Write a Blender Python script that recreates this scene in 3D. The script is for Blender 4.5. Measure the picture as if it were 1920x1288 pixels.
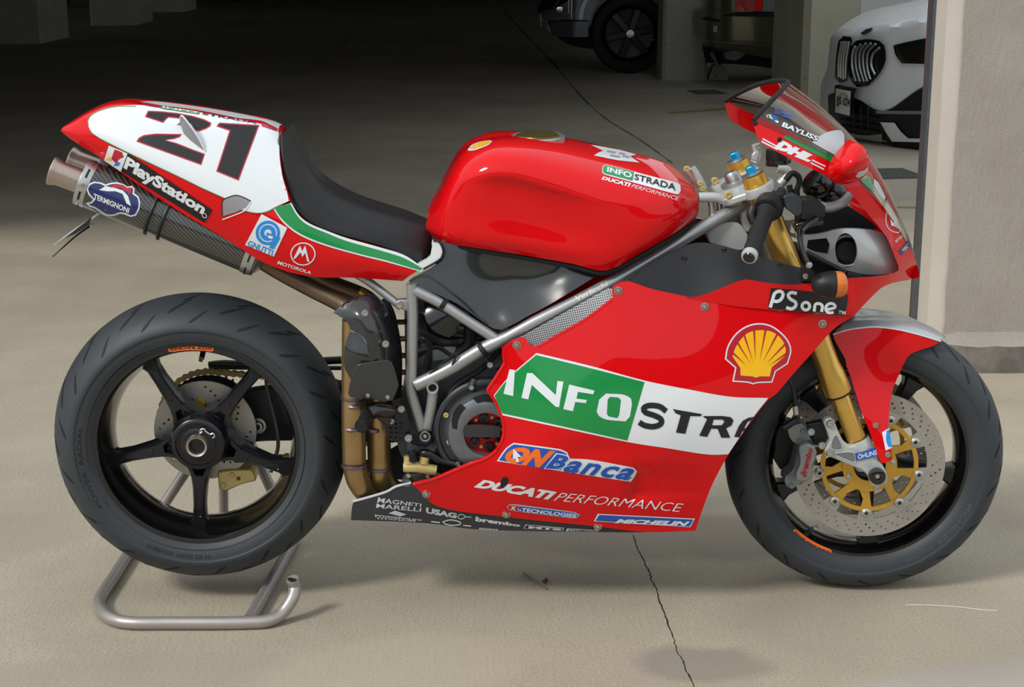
import bpy, bmesh, math, random
import numpy as np
from mathutils import Vector, Matrix
from mathutils.bvhtree import BVHTree
from mathutils.geometry import delaunay_2d_cdt
R = math.radians
random.seed(7)
for o in list(bpy.data.objects): bpy.data.objects.remove(o)
S = bpy.context.scene
COL = S.collection
# ------------------------------------------------------------------ camera
FPX, UC, VC, CH, CD, TH, YAW = 3071., 960., 644., 1.4042, 3.3632, .2479, .0246
cd = bpy.data.cameras.new('camera'); cam = bpy.data.objects.new('camera', cd); COL.objects.link(cam)
cd.sensor_width = 36; cd.lens = 36*FPX/1920; cd.clip_end = 200; cd.clip_start = .05
cam.location = (0, -CD, CH); cam.rotation_euler = (math.pi/2-TH, 0, 0)
S.camera = cam
# ------------------------------------------------------------------ world, sun, exposure
w = bpy.data.worlds.new('world'); S.world = w; w.use_nodes = True
bg = w.node_tree.nodes['Background']
bg.inputs[0].default_value = (.86, .93, 1.0, 1); bg.inputs[1].default_value = .88
sd = bpy.data.lights.new('sun', 'SUN'); sun = bpy.data.objects.new('sun', sd); COL.objects.link(sun)
sd.energy = 1.9; sd.angle = R(12); sd.color = (1, .95, .86)
_el, _az = R(42), (.77, .64)
sun.rotation_euler = Vector((_az[0]*math.cos(_el), _az[1]*math.cos(_el), -math.sin(_el))).to_track_quat('-Z', 'Y').to_euler()
vs = S.view_settings
vs.view_transform = 'Standard'; vs.look = 'None'; vs.exposure = 0.22; vs.gamma = 1; vs.use_curve_mapping = False
# ------------------------------------------------------------------ pixel measuring (photo pixel -> point on a chosen plane)
_c, _s = math.cos(YAW), math.sin(YAW)
CAMW = Vector((0, -CD, CH))
def ray(u, v):
    a = (u-UC)/FPX; b = -(v-VC)/FPX
    return Vector((a, math.cos(TH)+b*math.sin(TH), -math.sin(TH)+b*math.cos(TH)))
def toloc(q): return Vector((q[0]*_c+q[1]*_s, -q[0]*_s+q[1]*_c, q[2]))
CAML = toloc(CAMW)
def P(u, v, y):                     # bike space: plane at lateral offset y (near side negative)
    d = toloc(ray(u, v)); t = (y-CAML.y)/d.y
    return CAML+d*t
def W(u, v, y):                     # world: plane y = const
    d = ray(u, v); return CAMW+d*((y-CAMW.y)/d.y)
def G(u, v, z=0):                   # world: horizontal plane
    d = ray(u, v); return CAMW+d*((z-CAMW.z)/d.z)
# ------------------------------------------------------------------ materials
def lin(c):
    if isinstance(c, str): c = [int(c[i:i+2], 16)/255 for i in (0, 2, 4)]
    return [x/12.92 if x <= .04045 else ((x+.055)/1.055)**2.4 for x in c[:3]]+[1]
MATS = {}
def mat(name, c='808080', rough=.5, metal=0, coat=0, noise=0, nscale=40, bump=0, bscale=200, spec=.5, **k):
    m = bpy.data.materials.new(name); m.use_nodes = True; nt = m.node_tree; b = nt.nodes['Principled BSDF']
    col = lin(c)
    b.inputs['Base Color'].default_value = col; b.inputs['Roughness'].default_value = rough
    b.inputs['Metallic'].default_value = metal; b.inputs['Coat Weight'].default_value = coat
    b.inputs['Coat Roughness'].default_value = k.get('crough', .03); b.inputs['Coat IOR'].default_value = k.get('cior', 1.5); b.inputs['Specular IOR Level'].default_value = spec
    if noise or bump:
        tc = nt.nodes.new('ShaderNodeTexCoord')
        if noise:
            n = nt.nodes.new('ShaderNodeTexNoise'); n.inputs['Scale'].default_value = nscale; n.inputs['Detail'].default_value = 5
            nt.links.new(tc.outputs['Object'], n.inputs['Vector'])
            r = nt.nodes.new('ShaderNodeMix'); r.data_type = 'RGBA'
            r.inputs[6].default_value = [x*(1-noise) for x in col[:3]]+[1]; r.inputs[7].default_value = [min(1, x*(1+noise)) for x in col[:3]]+[1]
            nt.links.new(n.outputs['Fac'], r.inputs[0]); nt.links.new(r.outputs[2], b.inputs['Base Color'])
        if bump:
            n2 = nt.nodes.new('ShaderNodeTexNoise'); n2.inputs['Scale'].default_value = bscale; n2.inputs['Detail'].default_value = 4
            nt.links.new(tc.outputs['Object'], n2.inputs['Vector'])
            bp = nt.nodes.new('ShaderNodeBump'); bp.inputs['Strength'].default_value = bump; bp.inputs['Distance'].default_value = k.get('bdist', .002)
            nt.links.new(n2.outputs['Fac'], bp.inputs['Height']); nt.links.new(bp.outputs[0], b.inputs['Normal'])
    if 'trans' in k: b.inputs['Transmission Weight'].default_value = k['trans']
    if 'alpha' in k: b.inputs['Alpha'].default_value = k['alpha']
    if 'emit' in k:
        b.inputs['Emission Color'].default_value = col; b.inputs['Emission Strength'].default_value = k['emit']
    MATS[name] = m; return m
mat('red', 'd4000b', .5, coat=1, crough=.02, spec=.08, cior=1.36); mat('white', 'dce1e5', .35, coat=.7, spec=.3); mat('green', '00873f', .3, coat=.4)
mat('black_gloss', '0c0c0e', .18, coat=.5); mat('black_satin', '14151a', .28); mat('plastic', '0f1012', .5); mat('navy_black', '0c0f14', .48)
mat('rubber', '30353a', .55, noise=.18, nscale=9, bump=.15, bscale=600); mat('rubber_dark', '0d0e10', .7); mat('rubber_text', '41464b', .6)
mat('seat', '0b0c0e', .48, bump=.12, bscale=900)
mat('alu', 'b9bab8', .32, metal=.9, noise=.06); mat('alu_dark', '6d6e6f', .42, metal=.8, noise=.12); mat('steel', 'a3a09a', .35, metal=1, noise=.08)
mat('stand', 'a9a29f', .38, metal=.55, noise=.05); mat('frame', 'a9abac', .34, metal=.65, noise=.05)
mat('gold', 'd2a646', .34, metal=.7); mat('gold_fork', 'ddb55c', .28, metal=.8, noise=.05, nscale=15); mat('gold_cal', 'cdb978', .4, metal=.35)
mat('titan', 'a98d62', .33, metal=.85, noise=.28, nscale=14); mat('titan_blue', '7c6c78', .35, metal=.85, noise=.2, nscale=20); mat('pipe_brown', '6d5a48', .42, metal=.75, noise=.2, nscale=12)
mat('tip', 'b5a79c', .35, metal=.85, noise=.1); mat('cast', 'b9bdbc', .42, metal=.35, noise=.05); mat('caliper', '7d8282', .4, metal=.5, noise=.06)
mat('disc', 'a8a49d', .36, metal=.6, noise=.14, nscale=60); mat('engine', '3c4045', .42, metal=.4, noise=.2, nscale=30); mat('engine_light', '6f7478', .45, metal=.55, noise=.15)
mat('blue', '0f4fae', .3, coat=.3); mat('sky_blue', '1a86d8', .3, coat=.3); mat('navy', '16245e', .3, coat=.4); mat('orange', 'f26a12', .35, coat=.3); mat('amber', 'cf6a08', .22, coat=.5)
mat('yellow', 'f5b80a', .3, coat=.4); mat('gray_sticker', 'b9bec2', .4); mat('crimson', 'b3122c', .3, coat=.3); mat('blue_nut', '1aa0dd', .25, metal=.6)
mat('silver_paint', 'b4b8bb', .3, metal=.35, coat=.3); mat('mesh_grey', '8f9092', .5, metal=.5); mat('duct_grey', '8b8a8d', .6); mat('ring_red', 'a81820', .35, metal=.5)
mat('clutch_grey', '72767b', .36, metal=.6, noise=.25, nscale=90); mat('bronze', '6b5a2c', .35, metal=.7); mat('oem_white', 'd8d9d4', .4)
def carbon(name, c0, c1, scale, rough=.25, coat=.8, diag=False):
    m = mat(name, c0, rough, coat=coat); nt = m.node_tree; b = nt.nodes['Principled BSDF']
    tc = nt.nodes.new('ShaderNodeTexCoord'); mp = nt.nodes.new('ShaderNodeMapping'); nt.links.new(tc.outputs['Object'], mp.inputs[0])
    mix = nt.nodes.new('ShaderNodeMix'); mix.data_type = 'RGBA'; mix.inputs[6].default_value = lin(c0); mix.inputs[7].default_value = lin(c1)
    if diag:
        mp.inputs['Rotation'].default_value = (0, R(40), 0)
        wv = nt.nodes.new('ShaderNodeTexWave'); wv.inputs['Scale'].default_value = scale; wv.wave_profile = 'SIN'; wv.bands_direction = 'X'
        wv.inputs['Distortion'].default_value = 1.2; wv.inputs['Detail'].default_value = 1
        nt.links.new(mp.outputs[0], wv.inputs['Vector']); nt.links.new(wv.outputs['Fac'], mix.inputs[0])
    else:
        mp.inputs['Rotation'].default_value = (0, R(20), 0)
        ck = nt.nodes.new('ShaderNodeTexChecker'); ck.inputs['Scale'].default_value = scale
        ck.inputs[1].default_value = (0, 0, 0, 1); ck.inputs[2].default_value = (1, 1, 1, 1)
        sep = nt.nodes.new('ShaderNodeSeparateXYZ'); cmb = nt.nodes.new('ShaderNodeCombineXYZ')
        nt.links.new(mp.outputs[0], sep.inputs[0]); nt.links.new(sep.outputs[0], cmb.inputs[0]); nt.links.new(sep.outputs[2], cmb.inputs[1])
        nt.links.new(cmb.outputs[0], ck.inputs['Vector']); nt.links.new(ck.outputs['Fac'], mix.inputs[0])
    nt.links.new(mix.outputs[2], b.inputs['Base Color'])
carbon('carbon', '0f1011', '2a2d30', 380); carbon('carbon_wrap', '161615', '4c4b46', 52, diag=True); carbon('carbon_matt', '1c1d20', '34363a', 420, rough=.5, coat=.15)
def glass(name, tint, alpha):
    m = bpy.data.materials.new(name); m.use_nodes = True; nt = m.node_tree; nt.nodes.remove(nt.nodes['Principled BSDF'])
    out = nt.nodes['Material Output']; t = nt.nodes.new('ShaderNodeBsdfTransparent'); t.inputs[0].default_value = lin(tint)
    g = nt.nodes.new('ShaderNodeBsdfGlossy'); g.inputs['Roughness'].default_value = .03
    f = nt.nodes.new('ShaderNodeFresnel'); f.inputs[0].default_value = 1.45
    ad = nt.nodes.new('ShaderNodeMath'); ad.operation = 'ADD'; ad.use_clamp = True; ad.inputs[1].default_value = alpha
    mx = nt.nodes.new('ShaderNodeMixShader'); nt.links.new(f.outputs[0], ad.inputs[0]); nt.links.new(ad.outputs[0], mx.inputs[0])
    nt.links.new(t.outputs[0], mx.inputs[1]); nt.links.new(g.outputs[0], mx.inputs[2]); nt.links.new(mx.outputs[0], out.inputs[0]); MATS[name] = m
glass('screen', 'f1f1ee', .015)
glass('lens', '9aa0a4', .15)
# ------------------------------------------------------------------ mesh helpers
class MB:
    """collects geometry; build() links it as ONE mesh object"""
    def __init__(s): s.v = []; s.f = []
    def add(s, vs, fs):
        o = len(s.v); s.v += [tuple(q) for q in vs]; s.f += [tuple(i+o for i in f) for f in fs]; return s
    def box(s, c, size, rot=None, bev=0):
        bm = bmesh.new(); bmesh.ops.create_cube(bm, size=1)
        for q in bm.verts: q.co = Vector((q.co.x*size[0], q.co.y*size[1], q.co.z*size[2]))
        if bev: bmesh.ops.bevel(bm, geom=list(bm.edges), offset=bev, segments=2, affect='EDGES', profile=.6)
        bm.verts.index_update()
        vs = [q.co.copy() for q in bm.verts]; fs = [[q.index for q in f.verts] for f in bm.faces]; bm.free()
        if rot is not None: vs = [rot @ q for q in vs]
        return s.add([q+Vector(c) for q in vs], fs)
    def tube(s, pts, r, seg=12, smooth=True, closed=False, cap=True, sub=5):
        pts = [Vector(q) for q in pts]
        rs = list(r) if isinstance(r, (list, tuple)) else [r]*len(pts)
        if smooth and len(pts) > 2: pts, rs = crom(pts, rs, sub, closed)
        n = len(pts); rings = []; nrm = None
        for i in range(n):
            a = pts[(i-1) % n] if (closed or i > 0) else pts[i]; b = pts[(i+1) % n] if (closed or i < n-1) else pts[i]
            t = (b-a).normalized()
            if nrm is None: nrm = t.orthogonal().normalized()
            nrm = (nrm-t*nrm.dot(t)).normalized(); bi = t.cross(nrm)
            rings.append([pts[i]+(nrm*math.cos(k*2*math.pi/seg)+bi*math.sin(k*2*math.pi/seg))*rs[i] for k in range(seg)])
        vs = [q for rg in rings for q in rg]; fs = []
        for i in range(n if closed else n-1):
            j = (i+1) % n
            for k in range(seg): fs.append((i*seg+k, i*seg+(k+1) % seg, j*seg+(k+1) % seg, j*seg+k))
        if cap and not closed:
            o = len(vs); vs += rings[0]+rings[-1]
            fs.append(tuple(o+k for k in range(seg))[::-1]); fs.append(tuple(o+seg+k for k in range(seg)))
        return s.add(vs, fs)
    def lathe(s, prof, c, ax, seg=48, arc=None):
        """prof: list of (radius, offset along ax)"""
        c = Vector(c); ax = Vector(ax).normalized(); x = ax.orthogonal().normalized(); y = ax.cross(x); vs = []; fs = []; n = len(prof)
        for k in range(seg):
            a = 2*math.pi*k/seg; d = x*math.cos(a)+y*math.sin(a)
            vs += [c+d*q[0]+ax*q[1] for q in prof]
        for k in range(seg):
            j = (k+1) % seg
            for i in range(n-1): fs.append((k*n+i, k*n+i+1, j*n+i+1, j*n+i))
        return s.add(vs, fs)
    def cyl(s, a, b, r, seg=20, r2=None, bev=.0):
        a, b = Vector(a), Vector(b); L = (b-a).length; r2 = r if r2 is None else r2
        pr = [(0, 0), (r-bev, 0), (r, bev), (r2, L-bev), (r2-bev, L), (0, L)] if bev else [(0, 0), (r, 0), (r2, L), (0, L)]
        return s.lathe(pr, a, b-a, seg)
    def prism(s, pts, off, bev=0):
        """planar polygon pts extruded by vector off"""
        off = Vector(off); n = len(pts); a = [Vector(q) for q in pts]; b = [q+off for q in a]
        return s.add(a+b+a+b, [tuple(range(n))[::-1], tuple(range(n, 2*n))]+[(2*n+i, 2*n+(i+1) % n, 3*n+(i+1) % n, 3*n+i) for i in range(n)])
    def build(s, name, m, parent=None, smooth=True, label=None, angle=38, bevel=0):
        me = bpy.data.meshes.new(name); me.from_pydata(s.v, [], s.f); me.update()
        bm = bmesh.new(); bm.from_mesh(me); bmesh.ops.remove_doubles(bm, verts=bm.verts, dist=1e-6)
        bmesh.ops.dissolve_degenerate(bm, edges=bm.edges, dist=1e-7)
        bmesh.ops.recalc_face_normals(bm, faces=bm.faces)
        if smooth:
            for f in bm.faces: f.smooth = True
            for e in bm.edges:
                if len(e.link_faces) == 2 and e.calc_face_angle(0) > R(angle): e.smooth = False
        bm.to_mesh(me); bm.free()
        me.materials.append(MATS[m]); o = bpy.data.objects.new(name, me); COL.objects.link(o)
        if parent is not None: o.parent = parent
        if bevel:
            md = o.modifiers.new('bevel', 'BEVEL'); md.width = bevel; md.segments = 2; md.limit_method = 'ANGLE'; md.angle_limit = R(40)
        if label: o['label'] = label
        return o
def crom(pts, rs, sub, closed=False):
    n = len(pts); out = []; ro = []
    for i in range(n if closed else n-1):
        g = (lambda k: pts[k % n]) if closed else (lambda k: pts[min(max(k, 0), n-1)])
        p0, p1, p2, p3 = g(i-1), g(i), g(i+1), g(i+2)
        for j in range(sub):
            t = j/sub
            out.append(.5*((2*p1)+(p2-p0)*t+(2*p0-5*p1+4*p2-p3)*t*t+(3*p1-p0-3*p2+p3)*t**3))
            ro.append(rs[i]*(1-t)+rs[(i+1) % n]*t)
    if not closed: out.append(pts[-1]); ro.append(rs[-1])
    return out, ro
def empty(name, parent=None, loc=(0, 0, 0)):
    o = bpy.data.objects.new(name, None); COL.objects.link(o); o.empty_display_size = .1; o.location = loc
    if parent is not None: o.parent = parent
    return o
def tag(o, label=None, cat=None, group=None, kind=None):
    if label: o['label'] = label
    if cat: o['category'] = cat
    if group: o['group'] = group
    if kind: o['kind'] = kind
    return o
def outline(pts, step=8, corner=38, closed=True):
    """2-D outline: splines through gentle bends, keeps sharp corners, resampled"""
    n = len(pts); p = [Vector((q[0], q[1], 0)) for q in pts]; out = []
    def isc(i):
        if not closed and i in (0, n-1): return True
        a = (p[i]-p[i-1]); b = (p[(i+1) % n]-p[i])
        return a.length < 1e-6 or b.length < 1e-6 or a.angle(b) > R(corner)
    for i in range(n if closed else n-1):
        p1, p2 = p[i], p[(i+1) % n]
        p0 = p1+(p1-p2) if isc(i) else p[i-1]
        p3 = p2+(p2-p1) if isc((i+1) % n) else p[(i+2) % n]
        k = max(1, int((p2-p1).length/step))
        for j in range(k):
            t = j/k; q = .5*((2*p1)+(p2-p0)*t+(2*p0-5*p1+4*p2-p3)*t*t+(3*p1-p0-3*p2+p3)*t**3)
            out.append((q.x, q.y))
    if not closed: out.append((p[-1].x, p[-1].y))
    return out
def inside(x, y, poly):
    c = False; n = len(poly); j = n-1
    for i in range(n):
        xi, yi = poly[i]; xj, yj = poly[j]
        if (yi > y) != (yj > y) and x < (xj-xi)*(y-yi)/(yj-yi)+xi: c = not c
        j = i
    return c
def fill(outer, holes=(), grid=12):
    """triangulate px polygon with interior points"""
    vs = []; ed = []
    for lp in [outer]+list(holes):
        o = len(vs); vs += [Vector(q) for q in lp]; ed += [(o+i, o+(i+1) % len(lp)) for i in range(len(lp))]
    if grid:
        xs = [q[0] for q in outer]; ys = [q[1] for q in outer]; j = 0
        y = min(ys)+grid*.5
        while y < max(ys):
            x = min(xs)+grid*(.5+.5*(j % 2))
            while x < max(xs):
                if inside(x, y, outer) and not any(inside(x, y, h) for h in holes):
                    if min((q.x-x)**2+(q.y-y)**2 for q in vs[:len(ed)]) > (grid*.45)**2: vs.append(Vector((x, y)))
                x += grid
            y += grid*.87; j += 1
    r = delaunay_2d_cdt(vs, ed, [], 1, 1e-6); p = [(q.x, q.y) for q in r[0]]; fs = []
    for f in r[2]:
        cx = sum(p[i][0] for i in f)/3; cy = sum(p[i][1] for i in f)/3
        if inside(cx, cy, outer) and not any(inside(cx, cy, h) for h in holes): fs.append(tuple(f))
    return p, fs
class Depth:
    """thin-plate surface y(u,v) through measured control points"""
    def __init__(s, ctrl):
        c = np.array(ctrl, float); s.c = c[:, :2]/100; n = len(c)
        K = s.k(np.linalg.norm(s.c[:, None]-s.c[None], axis=2)); Q = np.c_[np.ones(n), s.c]
        A = np.block([[K+np.eye(n)*1e-4, Q], [Q.T, np.zeros((3, 3))]])
        s.w = np.linalg.lstsq(A, np.r_[c[:, 2], 0, 0, 0], rcond=None)[0]
    def k(s, r): return np.where(r > 1e-9, r*r*np.log(r+1e-12), 0)
    def __call__(s, u, v):
        q = np.array([u, v])/100; r = np.linalg.norm(s.c-q, axis=1); n = len(s.c)
        return float(s.k(r)@s.w[:n]+s.w[n]+s.w[n+1:]@q)
TGT = {}
def reg(key, vs, fs): TGT[key] = BVHTree.FromPolygons([tuple(q) for q in vs], [tuple(f) for f in fs])
def panel(name, pts, ctrl, m, parent, th=.003, holes=(), grid=13, step=9, key=None, mirror=False, label=None, mp=P, corner=38, sgn=1):
    ol = outline(pts, step, corner); hl = [outline(h, step, corner) for h in holes]
    D = Depth(ctrl) if not callable(ctrl) else ctrl
    v2, f = fill(ol, hl, grid)
    a = [mp(u, v, D(u, v)) for u, v in v2]; b = [q+Vector((0, th, 0)) for q in a]
    if key: reg(key, a, f)
    cnt = {}
    for t in f:
        for i in range(len(t)):
            e = (t[i], t[(i+1) % len(t)]); k = tuple(sorted(e)); cnt.setdefault(k, []).append(e)
    n = len(a); fs = [tuple(t) for t in f]+[tuple(i+n for i in t[::-1]) for t in f]
    for k, e in cnt.items():
        if len(e) == 1: i, j = e[0]; fs.append((j, i, i+n, j+n))
    out = []
    for q in ([1, -1] if mirror else [1]):
        mb = MB().add([(p.x, p.y*q, p.z) for p in a+b], fs); out.append(mb.build(name, m, parent, label=label, angle=50))
    return out[0]
def loft(name, rows, m, parent, nu=5, nv=4, mirror=True, key=None, label=None, mp=P, angle=60, capends=False, th=0, closev=False):
    """rows of (u,v,y) stations -> smooth surface; mirrored about y=0"""
    g = [[Vector(q) if len(q) == 4 and False else mp(*q) for q in r] for r in rows]
    g = [crom(r, [0]*len(r), nu)[0] for r in g]
    cols = [crom([g[i][j] for i in range(len(g))], [0]*len(g), nv, closev)[0] for j in range(len(g[0]))]
    nr, nc = len(cols[0]), len(cols)
    vs = [q for c in cols for q in c]; fs = []
    for i in range(nc-1):
        for j in range(nr-1+(1 if closev else 0)):
            k = (j+1) % nr; fs.append((i*nr+j, (i+1)*nr+j, (i+1)*nr+k, i*nr+k))
    if key: reg(key, vs, fs)
    mb = MB().add(vs, fs)
    if mirror: mb.add([(q.x, -q.y, q.z) for q in vs], [f[::-1] for f in fs])
    if capends:
        for c in (cols[0], cols[-1]):
            ring = c+([Vector((q.x, -q.y, q.z)) for q in c[::-1]] if mirror else [])
            mb.add(ring, [tuple(range(len(ring)))])
    o = mb.build(name, m, parent, label=label, angle=angle)
    if th:
        md = o.modifiers.new('thick', 'SOLIDIFY'); md.thickness = th; md.offset = -1
    return o
def plate(name, pts, y, th, m, parent, holes=(), smooth_outline=True, mp=P, bevel=.0, label=None, step=7):
    """flat plate in the plane y, th thick (away from the camera)"""
    ol = outline(pts, step) if smooth_outline else pts; hl = [outline(h, step) for h in holes]
    v2, f = fill(ol, hl, 0); a = [mp(u, v, y) for u, v in v2]; b = [q+Vector((0, th, 0)) for q in a]; n = len(a)
    cnt = {}
    for t in f:
        for i in range(3):
            e = (t[i], t[(i+1) % 3]); cnt.setdefault(tuple(sorted(e)), []).append(e)
    fs = list(f)+[tuple(i+n for i in t[::-1]) for t in f]
    for k, e in cnt.items():
        if len(e) == 1: i, j = e[0]; fs.append((j, i, i+n, j+n))
    return MB().add(a+b, fs).build(name, m, parent, label=label, bevel=bevel)
def circ2(u, v, r, n=16, ry=None): return [(u+r*math.cos(k*2*math.pi/n), v+(ry or r)*math.sin(k*2*math.pi/n)) for k in range(n)]
def hit(keys, u, v, off):
    d = toloc(ray(u, v)).normalized(); best = None
    for k in keys:
        h = TGT[k].ray_cast(CAML, d)
        if h[0] is not None and (best is None or h[3] < best[3]): best = h
    if best is None:
        for k in keys:
            for r in (2, 4, 7, 11, 16, 24, 34, 48):
                for a in range(16):
                    q = toloc(ray(u+r*math.cos(a*math.pi/8), v+r*math.sin(a*math.pi/8))).normalized(); h = TGT[k].ray_cast(CAML, q)
                    if h[0] is not None:
                        t = h[3]; return CAML+d*t-d*off
        return None
    nn = best[1]
    if nn.dot(d) > 0: nn = -nn
    return best[0]+nn*off
def decal(name, polys, keys, m, parent, lvl=1, grid=10, smooth_outline=False, holes=(), step=7, label=None):
    """thin sticker laid on the registered surfaces"""
    mb = MB(); keys = [keys] if isinstance(keys, str) else keys; off = .0004+.0005*lvl
    for pl in polys:
        ol = outline(pl, step) if smooth_outline else outline(pl, step, corner=1)
        v2, f = fill(ol, [outline(h, step, corner=38 if smooth_outline else 1) for h in holes], grid)
        vs = [hit(keys, u, v, off) for u, v in v2]
        f = [t for t in f if all(vs[i] is not None for i in t)]
        mb.add([q if q is not None else (0, 0, 0) for q in vs], f)
    return mb.build(name, m, parent, label=label)
_font = {}
def glyphs(body, bold=0, shear=0, spacing=1.0):
    key = (body, bold, shear, spacing)
    if key in _font: return _font[key]
    c = bpy.data.curves.new('t', 'FONT'); c.body = body; c.offset = bold; c.shear = shear; c.space_character = spacing; c.resolution_u = 3
    o = bpy.data.objects.new('t', c); COL.objects.link(o); bpy.context.view_layer.update()
    e = o.evaluated_get(bpy.context.evaluated_depsgraph_get()); me = e.to_mesh()
    vs = [(q.co.x, q.co.y) for q in me.vertices]; fs = [tuple(p.vertices) for p in me.polygons]
    e.to_mesh_clear(); bpy.data.objects.remove(o); bpy.data.curves.remove(c)
    xs = [q[0] for q in vs]; ys = [q[1] for q in vs]; x0, x1, y0, y1 = min(xs), max(xs), min(ys), max(ys)
    vs = [((x-x0)/(x1-x0), (y-y0)/(y1-y0)) for x, y in vs]
    bm = bmesh.new(); bv = [bm.verts.new((x*(x1-x0), y*(y1-y0), 0)) for x, y in vs]
    for f in fs:
        try: bm.faces.new([bv[i] for i in f])
        except ValueError: pass
    bmesh.ops.triangulate(bm, faces=bm.faces)
    for _ in range(3):
        lg = [e for e in bm.edges if e.calc_length() > .22]
        if lg: bmesh.ops.subdivide_edges(bm, edges=lg, cuts=1); bmesh.ops.triangulate(bm, faces=bm.faces)
    W_ = x1-x0; H_ = y1-y0
    bm.verts.index_update(); vs = [(q.co.x/W_, q.co.y/H_) for q in bm.verts]; fs = [[q.index for q in f.verts] for f in bm.faces]; bm.free()
    _font[key] = (vs, fs); return vs, fs
def quadmap(q):
    (ax, ay), (bx, by), (cx, cy), (dx, dy) = q       # TL TR BR BL
    return lambda s, t: ((ax*(1-s)+bx*s)*t+(dx*(1-s)+cx*s)*(1-t), (ay*(1-s)+by*s)*t+(dy*(1-s)+cy*s)*(1-t))
def text(name, body, quad, keys, m, parent, lvl=2, bold=0, shear=0, spacing=1.0, fmap=None):
    vs, fs = glyphs(body, bold, shear, spacing); keys = [keys] if isinstance(keys, str) else keys
    f = fmap or quadmap(quad); off = .0004+.0005*lvl
    pts = [hit(keys, *f(s, t), off) for s, t in vs]; fs = [t for t in fs if all(pts[i] is not None for i in t)]
    return MB().add([q if q is not None else (0, 0, 0) for q in pts], fs).build(name, m, parent)
def grow(pl, d):
    """offset polygon outwards by d (negative = inwards)"""
    n = len(pl); A = sum(pl[i][0]*pl[(i+1) % n][1]-pl[(i+1) % n][0]*pl[i][1] for i in range(n)); sg = 1 if A > 0 else -1; out = []
    for i in range(n):
        p0, p1, p2 = Vector(pl[i-1]), Vector(pl[i]), Vector(pl[(i+1) % n])
        a = (p1-p0).normalized(); b = (p2-p1).normalized(); n1 = Vector((a.y, -a.x))*sg; n2 = Vector((b.y, -b.x))*sg
        k = (n1+n2); k = k/max(.35, k.dot(n1)) if k.length > 1e-6 else n1
        out.append((p1.x+k.x*d, p1.y+k.y*d))
    return out
def stroke(pts, wd, closed=False):
    """list of quads following a polyline"""
    p = outline(pts, 3, 100, closed); n = len(p); ws = wd if isinstance(wd, (list, tuple)) else [wd, wd]; L = []; Rr = []
    for i in range(n):
        a = Vector(p[i-1] if (i or closed) else p[i]); b = Vector(p[(i+1) % n] if (i < n-1 or closed) else p[i]); t = (b-a).normalized(); nn = Vector((t.y, -t.x))
        wv = (ws[0]+(ws[-1]-ws[0])*i/max(1, n-1))/2
        L.append((p[i][0]+nn.x*wv, p[i][1]+nn.y*wv)); Rr.append((p[i][0]-nn.x*wv, p[i][1]-nn.y*wv))
    return L, Rr, closed
def line(name, strokes, keys, m, parent, lvl=2):
    mb = MB(); keys = [keys] if isinstance(keys, str) else keys; off = .0004+.0005*lvl
    for L, Rr, cl in strokes:
        n = len(L); vs = [hit(keys, *q, off) for q in L]+[hit(keys, *q, off) for q in Rr]
        fs = [(i, (i+1) % n, n+(i+1) % n, n+i) for i in range(n if cl else n-1)]; fs = [t for t in fs if all(vs[i] is not None for i in t)]
        mb.add([q if q is not None else (0, 0, 0) for q in vs], fs)
    return mb.build(name, m, parent)
# crop-space to photo pixels
def crop(x0, y0, sc): return lambda *pts: [(x0+a/sc, y0+b/sc) for a, b in pts]
cA, cB, cC, cDd, cE = crop(80, 160, 4), crop(400, 220, 4), crop(780, 220, 3.389), crop(1260, 130, 4), crop(1280, 330, 4)
cF, cG, cH, cW3, cW8 = crop(620, 490, 4), crop(620, 680, 3.902), crop(900, 620, 3.302), crop(1340, 580, 3.429), crop(1480, 580, 6.4)
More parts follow.
